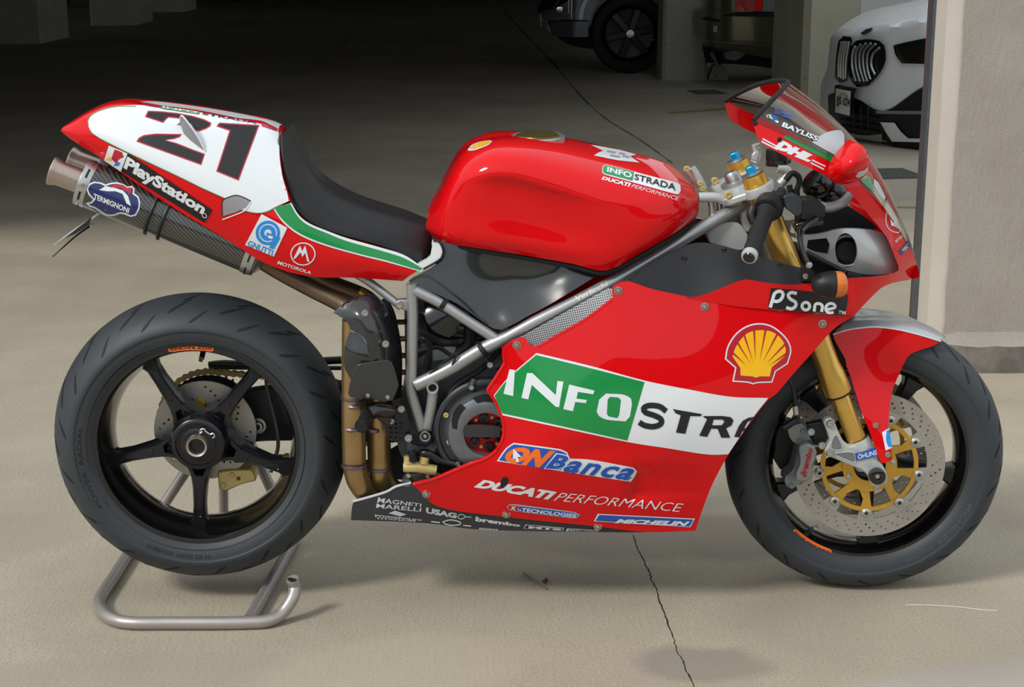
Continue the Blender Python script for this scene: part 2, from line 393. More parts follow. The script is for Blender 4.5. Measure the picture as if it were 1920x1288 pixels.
# ================================================================== SETTING
def nodes(m): nt = m.node_tree; return nt, nt.nodes, nt.links, nt.nodes['Principled BSDF']
def concrete(name, c0, c1, c2, scale=3, rough=.85, bump=.4, streak=None, patches=(), stretch=(1, 1, 1), speck=.0, fsc=None, famt=.35):
    m = mat(name, c0, rough); nt, N, L, b = nodes(m)
    tc = N.new('ShaderNodeTexCoord')
    def noise(sc, det=6, vec=None, rg=.6):
        n = N.new('ShaderNodeTexNoise'); n.inputs['Scale'].default_value = sc; n.inputs['Detail'].default_value = det; n.inputs['Roughness'].default_value = rg
        L.new(vec or tc.outputs['Object'], n.inputs['Vector']); return n.outputs['Fac']
    def ramp(f, a, bb):
        r = N.new('ShaderNodeMapRange'); r.inputs[1].default_value = a; r.inputs[2].default_value = bb; L.new(f, r.inputs[0]); return r.outputs[0]
    def mix(f, a, bb, k=None):
        x = N.new('ShaderNodeMix'); x.data_type = 'RGBA'
        for s_, q in ((6, a), (7, bb)):
            if isinstance(q, (list, tuple)): x.inputs[s_].default_value = q
            else: L.new(q, x.inputs[s_])
        if k is not None:
            mu = N.new('ShaderNodeMath'); mu.operation = 'MULTIPLY'; L.new(f, mu.inputs[0]); mu.inputs[1].default_value = k; f = mu.outputs[0]
        L.new(f, x.inputs[0]); return x.outputs[2]
    mp = N.new('ShaderNodeMapping'); mp.inputs['Scale'].default_value = stretch; L.new(tc.outputs['Object'], mp.inputs[0])
    col = mix(ramp(noise(scale, 8, mp.outputs[0]), .35, .7), lin(c0), lin(c1))
    col = mix(ramp(noise(scale*.23, 4), .45, .75), col, lin(c2), .6)
    fine = noise(fsc or scale*45, 3, mp.outputs[0], .75)
    col = mix(ramp(fine, .38, .7), col, lin(c2), famt)
    if speck:
        col = mix(ramp(noise(scale*9, 2), .66, .72), col, lin('2a2a28'), speck)
    for (px, py, rx, ry, ang, pc, amt) in patches:
        q = N.new('ShaderNodeMapping'); q.vector_type = 'TEXTURE'; q.inputs['Location'].default_value = (px, py, 0); q.inputs['Rotation'].default_value = (0, 0, ang); q.inputs['Scale'].default_value = (rx, ry, 1)
        nz = N.new('ShaderNodeTexNoise'); nz.inputs['Scale'].default_value = 9; nz.inputs['Detail'].default_value = 5; L.new(tc.outputs['Object'], nz.inputs['Vector'])
        wv = N.new('ShaderNodeVectorMath'); wv.operation = 'MULTIPLY_ADD'; wv.inputs[1].default_value = (.09, .09, 0); L.new(nz.outputs['Color'], wv.inputs[0]); L.new(tc.outputs['Object'], wv.inputs[2])
        L.new(wv.outputs[0], q.inputs[0])
        ln = N.new('ShaderNodeVectorMath'); ln.operation = 'LENGTH'; L.new(q.outputs[0], ln.inputs[0])
        col = mix(ramp(ln.outputs['Value'], 1.1, .75), col, lin(pc), amt)
    L.new(col, b.inputs['Base Color'])
    h = N.new('ShaderNodeMath'); h.operation = 'ADD'; L.new(fine, h.inputs[0])
    if streak:
        q = N.new('ShaderNodeMapping'); q.inputs['Rotation'].default_value = (0, 0, streak[0]); q.inputs['Scale'].default_value = (streak[1], streak[2], streak[2]); L.new(tc.outputs['Object'], q.inputs[0])
        L.new(noise(1, 3, q.outputs[0]), h.inputs[1])
    else: L.new(noise(scale*8, 4, mp.outputs[0]), h.inputs[1])
    bp = N.new('ShaderNodeBump'); bp.inputs['Strength'].default_value = bump; bp.inputs['Distance'].default_value = .006
    L.new(h.outputs[0], bp.inputs['Height']); L.new(bp.outputs[0], b.inputs['Normal'])
    return m
concrete('floor_concrete', 'a99f8c', 'c2b8a3', '83796a', 1.6, .8, .32, fsc=170, famt=.65, streak=(R(28), 90, 12),
         patches=[(.40, -.33, .115, .062, R(-4), '9d988e', .9), (.42, -.34, .14, .085, R(-4), '7d7467', .55), (1.02, -.47, .36, .16, R(8), 'a5a29b', .75), (.95, -.1, .5, .35, R(10), '86796a', .3), (-1.3, .3, .35, .2, .4, '93897a', .4), (-.75, -.42, .5, .12, .1, '988e7e', .35), (-.2, -.38, .3, .16, .3, 'b4aa97', .4), (.45, .35, .5, .16, 0, '7d7568', .45)], speck=.0)
concrete('column_concrete', 'a6a89c', 'b4b5a8', '8b8a7e', 2.2, .9, .5, speck=.25)
concrete('stained_concrete', 'a9a895', 'b5b3a2', '8a7f6c', 1.6, .9, .4, speck=.35)
concrete('stucco', 'b0a79e', 'bab2a9', 'a39a90', 6, .9, 1.0, streak=(0, 90, 22))
concrete('plaster', 'c6beb2', 'd0c8bc', 'b5ada2', 4, .85, .15)
concrete('plinth_concrete', '9d968c', '6e6b66', '3c3b39', 9, .9, .9)
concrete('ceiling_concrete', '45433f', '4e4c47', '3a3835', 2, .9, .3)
mat('steel_guard', '5a5d63', .5, metal=.4, noise=.3, nscale=30); mat('rust_edge', '5b4340', .7); mat('drain_frame', '4d4942', .8); mat('grate', '5c5b55', .7, metal=.2)
mat('suv_white', 'eef1f3', .25, coat=.6); mat('suv_black', '121315', .45); mat('suv_gloss', '08090b', .12, coat=.7); mat('chrome', 'd5d7da', .12, metal=1); mat('silver_trim', 'a8abad', .3, metal=.8)
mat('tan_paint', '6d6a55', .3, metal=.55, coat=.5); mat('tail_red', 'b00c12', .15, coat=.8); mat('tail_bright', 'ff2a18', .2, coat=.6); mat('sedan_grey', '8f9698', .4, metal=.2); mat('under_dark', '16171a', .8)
mat('truck_grey', '5d666f', .35, metal=.5, coat=.4); mat('truck_black', '08090b', .35); mat('plate_white', 'e2e3df', .45); mat('plate_orange', 'd9894a', .5); mat('plate_green', '7fb09b', .5); mat('lettering', '15161a', .6); mat('van_white', 'c9ccd0', .4)
def struct(name, mb, m, parent=None, smooth=False, label=None):
    o = mb.build(name, m, parent, smooth=smooth)
    if parent is None: o['kind'] = 'structure'
    if label: o['label'] = label
    return o
fl = struct('floor', MB().add([(-40, -30, 0), (40, -30, 0), (40, 45, 0), (-40, 45, 0)], [(0, 1, 2, 3)]), 'floor_concrete', label='brushed grey-beige concrete garage floor with stains')
# crack running from under the fairing towards the camera
cp = [(1188, 1003), (1196, 1030), (1203, 1040), (1212, 1062), (1219, 1075), (1222, 1088), (1231, 1104), (1238, 1130), (1247, 1152), (1254, 1175), (1264, 1200), (1270, 1222), (1281, 1240), (1286, 1258), (1297, 1275), (1304, 1300)]
mb = MB(); pts = []
for i in range(len(cp)-1):
    for k in range(5):
        t = k/5; pts.append((cp[i][0]*(1-t)+cp[i+1][0]*t+random.uniform(-1.4, 1.4), cp[i][1]*(1-t)+cp[i+1][1]*t))
vs = []
for i, (a, b) in enumerate(pts):
    ww = random.uniform(.7, 1.6); vs += [G(a-ww, b, .0006), G(a+ww, b, .0006)]
mb.add(vs, [(2*i, 2*i+1, 2*i+3, 2*i+2) for i in range(len(pts)-1)]); mb.build('crack', 'rubber_dark', fl, smooth=False)
# pale scratch
mat('pale_scratch', 'cfc7ba', .8)
sp = [(1698, 1134), (1735, 1134), (1775, 1136), (1800, 1138), (1830, 1142), (1870, 1145)]
vs = []
for i, (a, b) in enumerate(sp): vs += [G(a, b-.9, .0006), G(a, b+1.1, .0006)]
MB().add(vs, [(2*i, 2*i+1, 2*i+3, 2*i+2) for i in range(len(sp)-1)]).build('scratch', 'pale_scratch', fl, smooth=False)
# floor joint lines
jp = outline([(945, 20), (990, 70), (1040, 122), (1095, 186), (1140, 225), (1200, 262), (1260, 305)], 6, closed=False); vs = []
mat('joint', '58534a', .95)
for i, (a, b) in enumerate(jp): ww = random.uniform(.8, 3.0); vs += [G(a-ww, b, .0008), G(a+ww, b, .0008)]
MB().add(vs, [(2*i, 2*i+1, 2*i+3, 2*i+2) for i in range(len(jp)-1)]).build('expansion_joint', 'joint', fl, smooth=False)
mat('faded_yellow', '8a7a45', .9, noise=.35, nscale=6)
for (u0, v0), (u1, v1), hw in (((1500, 384), (1760, 390), 1.6), ((1255, 212), (1372, 203), 1.8), ((640, 88), (668, 52), 2.0)):
    MB().add([G(u0, v0-hw, .0008), G(u1, v1-hw, .0008), G(u1, v1+hw, .0008), G(u0, v0+hw, .0008)], [(0, 1, 2, 3)]).build('painted_line', 'faded_yellow', fl, smooth=False)
# drains
def drain(u, v, wx, wy, rot, label):
    c = G(u, v); t = empty('floor_drain', None, (c.x, c.y, 0)); t.rotation_euler = (0, 0, rot); tag(t, label, 'drain')
    MB().box((0, 0, .002), (wx, wy, .004)).build('frame', 'drain_frame', t, smooth=False)
    n = 9
    for k in range(n): MB().box((0, -wy*.4+wy*.8*k/(n-1), .006), (wx*.9, wy*.05, .006)).build('bar', 'grate', t, smooth=False)
drain(1325, 173, .27, .34, R(10), 'small dark floor grate near the concrete column behind the windscreen')
drain(1672, 326, .30, .40, R(10), 'dark rectangular floor grate between motorcycle nose and white car')
# roof and walls of the garage behind the bike
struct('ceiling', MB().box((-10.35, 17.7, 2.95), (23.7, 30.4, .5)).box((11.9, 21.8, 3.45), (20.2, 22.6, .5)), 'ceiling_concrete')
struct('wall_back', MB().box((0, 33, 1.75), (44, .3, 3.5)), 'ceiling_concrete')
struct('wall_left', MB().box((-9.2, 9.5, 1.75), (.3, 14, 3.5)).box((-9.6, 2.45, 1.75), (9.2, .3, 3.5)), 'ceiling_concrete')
# unseen low dark wall, added behind the camera for the bodywork to reflect
concrete('reflection_dark', '2c3325', '3d4433', '191d15', 3, .95, .8)
struct('reflection_wall', MB().box((0, -13, 1.1), (60, .4, 2.2)), 'reflection_dark')
# columns
def column(name, x0, x1, y0, y1, m, label, cham=.03):
    t = MB(); pr = [(x0+cham, y0), (x1-cham, y0), (x1, y0+cham), (x1, y1), (x0, y1), (x0, y0+cham)]
    t.prism([(a, b, 0) for a, b in pr], (0, 0, 2.69 if x0 < 1.5 else 3.19)); o = t.build(name, m, None, smooth=False); tag(o, label, 'column', 'concrete garage columns'); return o
column('concrete_column', 1.43, 1.862, 12.4, 13.0, 'column_concrete', 'pale speckled concrete column between dark pickup and tan sedan')
column('concrete_column', 2.16, 3.6, 8.95, 10.4, 'stained_concrete', 'brown-stained concrete column beside the white car', .05)
column('concrete_column', -7.1, -5.93, 17.6, 18.9, 'column_concrete', 'dark wide column at the top left corner, nearest of three')
column('concrete_column', -6.33, -5.66, 21.65, 22.9, 'column_concrete', 'grey column at top left, middle one of three')
column('concrete_column', -6.36, -5.72, 25.8, 26.9, 'column_concrete', 'farthest narrow column at top left behind the tail')
cr = empty('entrance_column', None, (1.95, 2.0, 0)); tag(cr, 'cream stuccoed entrance column right of the motorcycle nose', 'column')
def at(o, p): o.location = -Vector(p); return o
X0 = 1.372
at(MB().prism([(X0, 1.90, 0), (2.9, 1.90, 0), (2.9, 2.07, 0), (X0, 2.07, 0)], (0, 0, 3.5)).build('shaft', 'plaster', cr, smooth=False), cr.location)
mb = MB(); 
for i in range(27):
    for j in range(31): pass
nx, nz = 40, 60; vs = []; fs = []
for i in range(nx+1):
    for j in range(nz+1):
        x = X0+.055+(1.45)*i/nx; z = .10+3.4*j/nz; jag = random.uniform(-.003, .003) if i == 0 else 0
        vs.append((x+jag, 1.893+random.uniform(-.0015, .0015), z))
for i in range(nx):
    for j in range(nz): a = i*(nz+1)+j; fs.append((a, a+nz+1, a+nz+2, a+1))
at(MB().add(vs, fs).build('stucco_coat', 'stucco', cr), cr.location)
at(MB().box((X0-.002, 2.065, 1.75), (.014, .062, 3.5), bev=.003).build('corner_guard', 'steel_guard', cr, smooth=False), cr.location)
at(MB().box((X0-.004, 2.102, 1.75), (.012, .012, 3.5)).build('rust_strip', 'rust_edge', cr, smooth=False), cr.location)
mb = MB(); vs = []; fs = []; n = 30
prof = [(1.79, 0), (1.787, .05), (1.79, .088), (1.80, .094), (1.86, .105), (1.91, .118)]
for i in range(n+1):
    x = X0+.10+(1.45)*i/n
    for (py, pz) in prof: vs.append((x, py+random.uniform(-.004, .004), pz+(random.uniform(-.003, .003) if pz else 0)))
for i in range(n):
    for j in range(len(prof)-1): a = i*len(prof)+j; fs.append((a, a+len(prof), a+len(prof)+1, a+1))
o = len(vs)
for (py, pz) in prof: vs.append((X0+.02, min(1.905, py+.09), pz*.9))
for j in range(len(prof)-1): fs.append((o+j, j, j+1, o+j+1))
n_ = len(prof); fa = [f for f in fs if all((i % n_ if i < o else i-o) <= 2 for i in f)]; fb = [f for f in fs if f not in fa]
at(MB().add(vs, fa).build('plinth_face', 'plinth_concrete', cr), cr.location); at(MB().add(vs, fb).build('plinth_ledge', 'stucco', cr), cr.location)
# ------------------------------------------------------------------ white SUV
suv = empty('suv_car', None, (3.2, 8.2, 0)); tag(suv, 'white car with tall twin grille, front corner beside entrance column', 'car')
def pw(xs, ys): return lambda x: float(np.mean(np.interp(x+np.linspace(-1, 1, 15)*16, xs, ys)))
_sf = pw([1540, 1557, 1572, 1600, 1650, 1740, 1860], [8.5, 8.15, 7.95, 7.8, 7.55, 7.25, 7.2])
def suvd(off=0):
    def f(u, v):
        hood = 66-(u-1590)*.18
        k = max(0, hood-v); return _sf(u)+k*k*.00016+k*.006+max(0, v-215)*.0012-off
    return f
def Wl(o):
    L = Vector(o.location); return lambda u, v, y: W(u, v, y)-L
ws = Wl(suv)
q5 = crop(1540, 0, 4.295); q6 = crop(1440, 0, 4)
panel('bumper', q5((60, 900), (75, 700), (120, 600), (150, 330), (210, 270), (290, 200), (430, 125), (560, 85), (800, 40), (880, 20), (1250, 10), (1250, 1180), (800, 1230), (480, 1130), (200, 1080)), suvd(), 'suv_white', suv, th=.35, grid=10, mp=ws, label='white front bumper and bonnet')
def kid(pts, slats, lab):
    k = panel('kidney_grille', pts, suvd(.05), 'suv_gloss', suv, th=.05, grid=9, mp=ws)
    for s_ in slats: 
        pp = [ws(u, v, suvd(.075)(u, v)) for u, v in s_]
        MB().tube(pp, .0095, 6).build('slat', 'silver_trim', k)
kid(q5((248, 380), (290, 330), (370, 315), (470, 330), (510, 370), (520, 480), (470, 590), (380, 690), (290, 700), (245, 650), (232, 520)),
    [q5(a, b, c, d) for a, b, c, d in [((275, 375), (252, 430), (250, 540), (280, 655)), ((318, 358), (280, 420), (280, 540), (312, 660)), ((360, 350), (312, 420), (310, 540), (345, 660)), ((400, 350), (342, 420), (340, 540), (370, 655)), ((438, 355), (376, 425), (370, 540), (395, 640)), ((468, 385), (412, 440), (402, 530), (432, 600))]], 'near')
kid(q5((150, 330), (190, 292), (240, 298), (248, 330), (225, 420), (220, 560), (200, 650), (150, 668), (118, 630), (130, 460)),
    [q5(a, b, c) for a, b, c in [((165, 340), (140, 480), (140, 620)), ((185, 335), (158, 480), (158, 630)), ((205, 335), (178, 480), (178, 640)), ((225, 335), (200, 480), (195, 630))]], 'far')
panel('headlight', q5((585, 365), (640, 350), (860, 305), (1100, 270), (1100, 530), (830, 515), (650, 510), (600, 440)), suvd(.02), 'suv_gloss', suv, th=.03, grid=10, mp=ws)
panel('lower_grille', q5((60, 770), (100, 750), (270, 790), (350, 830), (430, 880), (560, 880), (830, 700), (1150, 600), (1150, 1180), (830, 1290), (600, 1190), (480, 1120), (200, 1060), (65, 960)), suvd(.03), 'suv_black', suv, th=.03, grid=10, mp=ws, label='black lower bumper grille')
panel('bumper_blade', q5((475, 985), (590, 990), (640, 1060), (700, 1115), (1000, 1125), (1000, 1150), (570, 1140), (530, 1080)), suvd(.055), 'suv_white', suv, th=.02, grid=8, mp=ws)
panel('silver_strip', q5((435, 895), (560, 893), (1000, 895), (1000, 922), (560, 918), (450, 915)), suvd(.05), 'silver_trim', suv, th=.02, grid=8, mp=ws)
panel('lower_lip', q5((150, 1050), (330, 1090), (490, 1080), (488, 1145), (330, 1120), (200, 1090)), suvd(.05), 'silver_trim', suv, th=.02, grid=8, mp=ws)
panel('bonnet_badge', q5((315, 270), (360, 235), (415, 222), (400, 250), (340, 280)), suvd(.02), 'lettering', suv, th=.008, grid=0, mp=ws)
for a in (900, 960, 1010): 
    pp = q5((150, a), (300, a+30), (450, a+55)); MB().tube([ws(u, v, suvd(.06)(u, v)) for u, v in pp], .008, 6).build('grille_bar', 'plastic', suv)
for a in (200, 260, 320, 380): 
    pp = q5((a, 850), (a, 960), (a+10, 1060)); MB().tube([ws(u, v, suvd(.06)(u, v)) for u, v in pp], .007, 6).build('grille_bar', 'plastic', suv)
npz = panel('plate_frame', q5((110, 690), (140, 685), (285, 712), (265, 760), (265, 950), (105, 920)), suvd(.12), 'suv_black', suv, th=.02, grid=0, mp=ws)
lp = panel('number_plate', q5((118, 712), (238, 735), (228, 932), (112, 905)), suvd(.135), 'plate_white', suv, th=.004, grid=8, mp=ws, label='white licence plate with a rainbow arch')
def flat_text(name, body, quad, dfun, m, parent, mp, bold=0.01):
    vs, fs = glyphs(body, bold); f = quadmap(quad)
    return MB().add([mp(u, v, dfun(u, v)) for u, v in (f(s, t) for s, t in vs)], fs).build(name, m, parent, smooth=False)
for r_, mm in ((14, 'plate_orange'), (11.5, 'plate_white'), (10, 'plate_green'), (8, 'plate_white')):
    c0 = (1581, 189); panel('rainbow', [(c0[0]+r_*math.cos(a)*.72, c0[1]-r_*math.sin(a)*1.15) for a in np.linspace(0, math.pi, 11)], suvd(.137+.0006*(14-r_)), mm, lp, th=.001, grid=0, mp=ws)
flat_text('lettering', 'JJS 024', [(1568, 180), (1594, 185), (1593, 205), (1567.5, 199)], suvd(.143), 'lettering', lp, ws, .02)
# hull behind the fascia, mostly hidden by the column
hd = Vector((.78, .62, 0)); sd_ = Vector((.62, -.78, 0)); c0 = Vector((3.05, 8.35, 0))-Vector(suv.location)
sec = [(-.85, .35), (-.9, .6), (-.8, .88), (-.5, .98), (.5, .98), (.8, .88), (.9, .6), (.85, .35)]
MB().prism([c0+sd_*a+Vector((0, 0, b)) for a, b in sec], hd*3.6).build('body_shell', 'suv_white', suv)
sec = [(-.72, .95), (-.6, 1.5), (-.45, 1.6), (.45, 1.6), (.6, 1.5), (.72, .95)]
MB().prism([c0+hd*1.2+sd_*a+Vector((0, 0, b)) for a, b in sec], hd*2.4).build('cabin', 'suv_gloss', suv)
for a, b in ((.55, -.82), (3.0, -.82), (.55, .82), (3.0, .82)):
    p = c0+hd*a+sd_*b+Vector((0, 0, .34)); MB().lathe([(0, -.1), (.22, -.11), (.24, -.12), (.33, -.11), (.34, 0), (.33, .11), (.24, .12), (0, .1)], p, sd_, 28).build('wheel', 'rubber_dark', suv)
# ------------------------------------------------------------------ tan sedan (rear corner)
sed = empty('tan_sedan', None, (2.2, 12.2, 0)); tag(sed, 'olive-tan sedan parked tail-out between two columns, red tail lamp', 'car')
s6 = crop(1290, 0, 8.584); wsd = Wl(sed)
_sg = pw([1300, 1312, 1330, 1360, 1420, 1470, 1560], [12.35, 12.05, 11.75, 11.5, 11.45, 11.5, 11.9])
def sedd(off=0): return lambda u, v: _sg(u)+max(0, v-82)*.006-off
panel('bumper', s6((105, 270), (120, 190), (290, 125), (400, 150), (500, 180), (900, 190), (1900, 215), (1900, 800), (1470, 930), (1200, 920), (800, 830), (480, 770), (240, 700), (160, 560)), sedd(), 'tan_paint', sed, th=.25, grid=8, mp=wsd, label='olive-tan rear bumper')
panel('rear_quarter', [(1325, -80), (1380, -80), (1640, -80), (1560, 24), (1430, 24), (1340, 22), (1322, 10)], sedd(-.03), 'tan_paint', sed, th=.2, grid=10, mp=wsd)
panel('bumper_shelf', s6((560, 262), (750, 195), (1700, 215), (1700, 275), (1000, 268)), sedd(.005), 'under_dark', sed, th=.02, grid=0, mp=wsd)
panel('bumper_corner_gap', s6((190, 300), (290, 270), (520, 320), (500, 355), (300, 330)), sedd(.006), 'under_dark', sed, th=.02, grid=0, mp=wsd)
panel('bumper_crease', s6((180, 640), (500, 668), (900, 700), (1800, 750), (1800, 762), (900, 722), (500, 684), (190, 655)), sedd(.02), 'silver_trim', sed, th=.02, grid=0, mp=wsd)
tl = panel('tail_lamp', s6((750, 180), (775, -300), (1240, -300), (1190, 185)), sedd(.02), 'tail_red', sed, th=.03, grid=0, mp=wsd, label='red tail lamp')
panel('lamp_segment', s6((1075, 180), (1110, -300), (1230, -300), (1183, 180)), sedd(.024), 'tail_bright', tl, th=.004, grid=0, mp=wsd)
panel('boot_panel', s6((1190, 185), (1250, -300), (2100, -300), (2100, 195)), sedd(.015), 'sedan_grey', sed, th=.03, grid=0, mp=wsd)
st = panel('sticker', s6((408, 410), (470, 418), (468, 520), (402, 510)), sedd(.012), 'plate_white', sed, th=.002, grid=0, mp=wsd)
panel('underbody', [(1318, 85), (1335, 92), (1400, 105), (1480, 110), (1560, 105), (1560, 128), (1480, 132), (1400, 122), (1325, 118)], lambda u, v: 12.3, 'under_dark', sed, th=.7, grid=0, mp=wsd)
panel('silencer_box', s6((600, 870), (780, 850), (930, 850), (900, 900), (760, 970), (610, 950)), lambda u, v: 12.1, 'duct_grey', sed, th=.2, grid=0, mp=wsd)
for xx in (2.9, 5.2): MB().lathe([(0, -.1), (.22, -.11), (.31, -.1), (.32, 0), (.31, .1), (0, .1)], Vector((xx, 12.2, .32))-Vector(sed.location), (0, 1, 0), 24).build('wheel', 'rubber_dark', sed)
MB().prism([Vector((a, 12.45, b))-Vector(sed.location) for a, b in [(2.1, .42), (2.07, .85), (2.2, 1.0), (5.6, 1.0), (6.0, .85), (5.9, .42)]], (0, .75, 0)).build('body_shell', 'tan_paint', sed)
# concrete block and leaning pipe
b0 = G(1348, 150); blk = MB().prism([(b0.x-.105, b0.y, 0), (b0.x+.09, b0.y, 0), (b0.x+.085, b0.y, .09), (b0.x+.02, b0.y, .15), (b0.x-.06, b0.y, .135), (b0.x-.08, b0.y, .06)], (0, .16, 0)).build('concrete_block', 'stained_concrete', None, smooth=False)
tag(blk, 'rough broken concrete block on the floor under the tan sedan', 'block')
pp = MB().tube([W(1334, 99, 12.2), W(1341, 113, 12.2), W(1347, 128, 12.2)], .018, 8).build('metal_pipe', 'steel', None); tag(pp, 'short shiny metal pipe slanting down behind the concrete block', 'pipe')
# ------------------------------------------------------------------ dark pickup
trk = empty('pickup_truck', None, (1.3, 14.2, 0)); tag(trk, 'dark grey pickup truck with black wheels in the shadows', 'truck')
t4 = crop(1000, 0, 7.68); wt = Wl(trk); Y0 = 13.35
def td(off=0): return lambda u, v: Y0-off+max(0, 1075-u)*.004
panel('fender', [(1042, -90), (1200, -90), (1330, -90), (1330, 40), (1240, 40), (1228, 10), (1205, -12), (1175, -20), (1145, -14), (1122, 4), (1110, 30), (1107, 38), (1072, 38), (1068, 0)], td(.05), 'truck_grey', trk, th=.3, grid=12, mp=wt, label='grey front wing')
panel('wheel_arch_trim', t4((650, 280), (665, 160), (720, 20), (800, -90), (860, -90), (770, 30), (725, 160), (712, 285)), td(.07), 'silver_paint', trk, th=.05, grid=0, mp=wt)
panel('bumper', t4((230, 330), (500, 310), (795, 312), (790, 530), (600, 535), (300, 520), (220, 460), (190, 380)), td(.1), 'truck_grey', trk, th=.4, grid=10, mp=wt, label='grey bumper end')
panel('grille', t4((80, 200), (150, 150), (300, 130), (520, 0), (560, -400), (300, -400), (120, 0), (60, 150)), td(.02), 'truck_black', trk, th=.3, grid=0, mp=wt)
for a, b in (((105, 200), (115, 375)), ((190, 380), (240, 475)), ((515, -60), (515, 185)), ((558, -80), (552, 270)), ((300, 130), (380, -20)), ((170, 300), (260, 440))):
    MB().tube([wt(*q, Y0-.14) for q in t4(a, b)], .012, 6, smooth=False).build('chrome_trim', 'chrome', trk)
MB().lathe([(0, -.02), (.03, -.015), (.035, .01)], wt(*t4((378, 135))[0], Y0-.14), (0, 1, 0), 12).build('lamp', 'chrome', trk)
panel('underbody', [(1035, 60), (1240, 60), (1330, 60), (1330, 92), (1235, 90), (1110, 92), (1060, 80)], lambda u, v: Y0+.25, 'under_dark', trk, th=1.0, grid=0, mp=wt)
wc = wt(1180, 62, Y0); wh = empty('wheel', trk)
MB().lathe([(.27, -.12), (.30, -.14), (.37, -.13), (.39, -.09), (.395, 0), (.39, .1), (.30, .12), (.2, .1)], wc, (0, 1, 0), 40).build('tyre', 'rubber_dark', wh)
MB().lathe([(.275, -.13), (.265, -.12), (.25, -.06), (.24, 0), (0, .02)], wc, (0, 1, 0), 40).build('rim', 'truck_black', wh)
for k in range(6):
    a = k*math.pi/3+.2; d = Vector((math.cos(a), 0, math.sin(a))); p_ = Vector((-d.z, 0, d.x))
    MB().prism([wc+d*.04+p_*.03+Vector((0, -.11, 0)), wc+d*.25+p_*.035+Vector((0, -.1, 0)), wc+d*.25-p_*.035+Vector((0, -.1, 0)), wc+d*.04-p_*.03+Vector((0, -.11, 0))], (0, .05, 0)).build('spoke', 'truck_black', wh, bevel=.006)
MB().lathe([(0, -.13), (.04, -.128), (.05, -.11)], wc, (0, 1, 0), 16).build('hub_cap', 'chrome', wh)
for a, b in (((1640, 455), (1740, 465)), ((1620, 585), (1750, 575))):
    MB().tube([wt(*q, Y0-.12) for q in t4(a, b)], .007, 6, smooth=False).build('chrome_trim', 'chrome', wh)
MB().prism([Vector((.72, 13.45, b))-Vector(trk.location)+Vector((a, 0, 0)) for a, b in [(0, .55), (0, 1.0), (.3, 1.15), (.85, 1.15), (.85, .55)]], (0, 1.7, 0)).build('body_shell', 'truck_grey', trk)
# ------------------------------------------------------------------ far cars seen between the left columns
def far_car(u0, u1, v_b, y, m, label, h=1.5, wheels=True, name='parked_car'):
    a = W(u0, v_b, y); b = W(u1, v_b, y); t = empty(name, None, ((a.x+b.x)/2, y+.8, 0)); tag(t, label, 'car'); L = Vector(t.location); x0, x1 = a.x, b.x
    sec = [(x0, .42), (x0+.02, .8), (x0+.35, .95), (x0+1.0, h), (x1-.9, h), (x1-.2, .98), (x1, .8), (x1, .42)]
    MB().prism([Vector((p, y, q))-L for p, q in sec], (0, 1.6, 0)).build('body', m, t, smooth=False, bevel=.04)
    MB().box(Vector(((x0+x1)/2, y+.8, .34))-L, (x1-x0-.1, 1.5, .17)).build('sill', 'under_dark', t, smooth=False)
    MB().box(Vector(((x0+x1)/2, y-.01, 1.15))-L, ((x1-x0)*.45, .02, .3)).build('window', 'suv_gloss', t, smooth=False)
    for xx in (x0+.8, x1-.8): MB().lathe([(0, -.02), (.2, -.02), (.3, 0), (.3, .2), (0, .2)], Vector((xx, y, .3))-L, (0, 1, 0), 20).build('wheel', 'rubber_dark', t)
    return t
far_car(20, 330, 20, 27.2, 'van_white', 'white car glimpsed between two columns at top left')
far_car(262, 520, 14, 29.6, 'truck_black', 'black car behind the farthest column at top left')
# ------------------------------------------------------------------ twig on the floor
tw = empty('dry_twig', None, G(1005, 1092)); tag(tw, 'small dry twig with a leaf on the floor under the fairing', 'twig')
gl = lambda u, v, z: G(u, v, z)-Vector(tw.location)
mat('bark', '7a6a55', .9); mat('dry_leaf', '4b3a2a', .9)
MB().tube([gl(981, 1074, .003), gl(996, 1086, .006), gl(1010, 1094, .004), gl(1025, 1104, .003)], [.0015, .0028, .003, .002], 6).build('stem', 'bark', tw)
MB().add([gl(1016, 1090, .004), gl(1024, 1083, .012), gl(1029, 1087, .01), gl(1023, 1096, .004)], [(0, 1, 2, 3)]).build('leaf', 'dry_leaf', tw)
# ================================================================== MOTORCYCLE
bike = empty('motorcycle'); bike.rotation_euler = (0, 0, YAW)
tag(bike, 'red, white and green racing motorcycle number 21 propped on a tubular rear stand', 'motorcycle')
RC = Vector((-.662, 0, .3541)); FC = Vector((.7614, 0, .299)); STEER = .0422
AX = Vector((0, 1, 0)); FAX = Vector((math.sin(STEER), math.cos(STEER), 0))
def bolt(c, r, parent, m='alu', ax=(0, -1, 0), name='bolt', h=None):
    h = h or r*.7; ax = Vector(ax)
    MB().lathe([(r*.25, h*.35), (r*.42, h*.45), (r*.5, h), (r*.85, h*.95), (r, h*.6), (r, 0)], c, ax, 14).add(*_disc(c, ax, r*.3, h*.35)).build(name, m, parent)
def _disc(c, ax, r, h):
    ax = Vector(ax).normalized(); x = ax.orthogonal().normalized(); y = ax.cross(x); c = Vector(c)+ax*h
    return [c+x*r*math.cos(k*math.pi/4)+y*r*math.sin(k*math.pi/4) for k in range(8)], [tuple(range(8))]
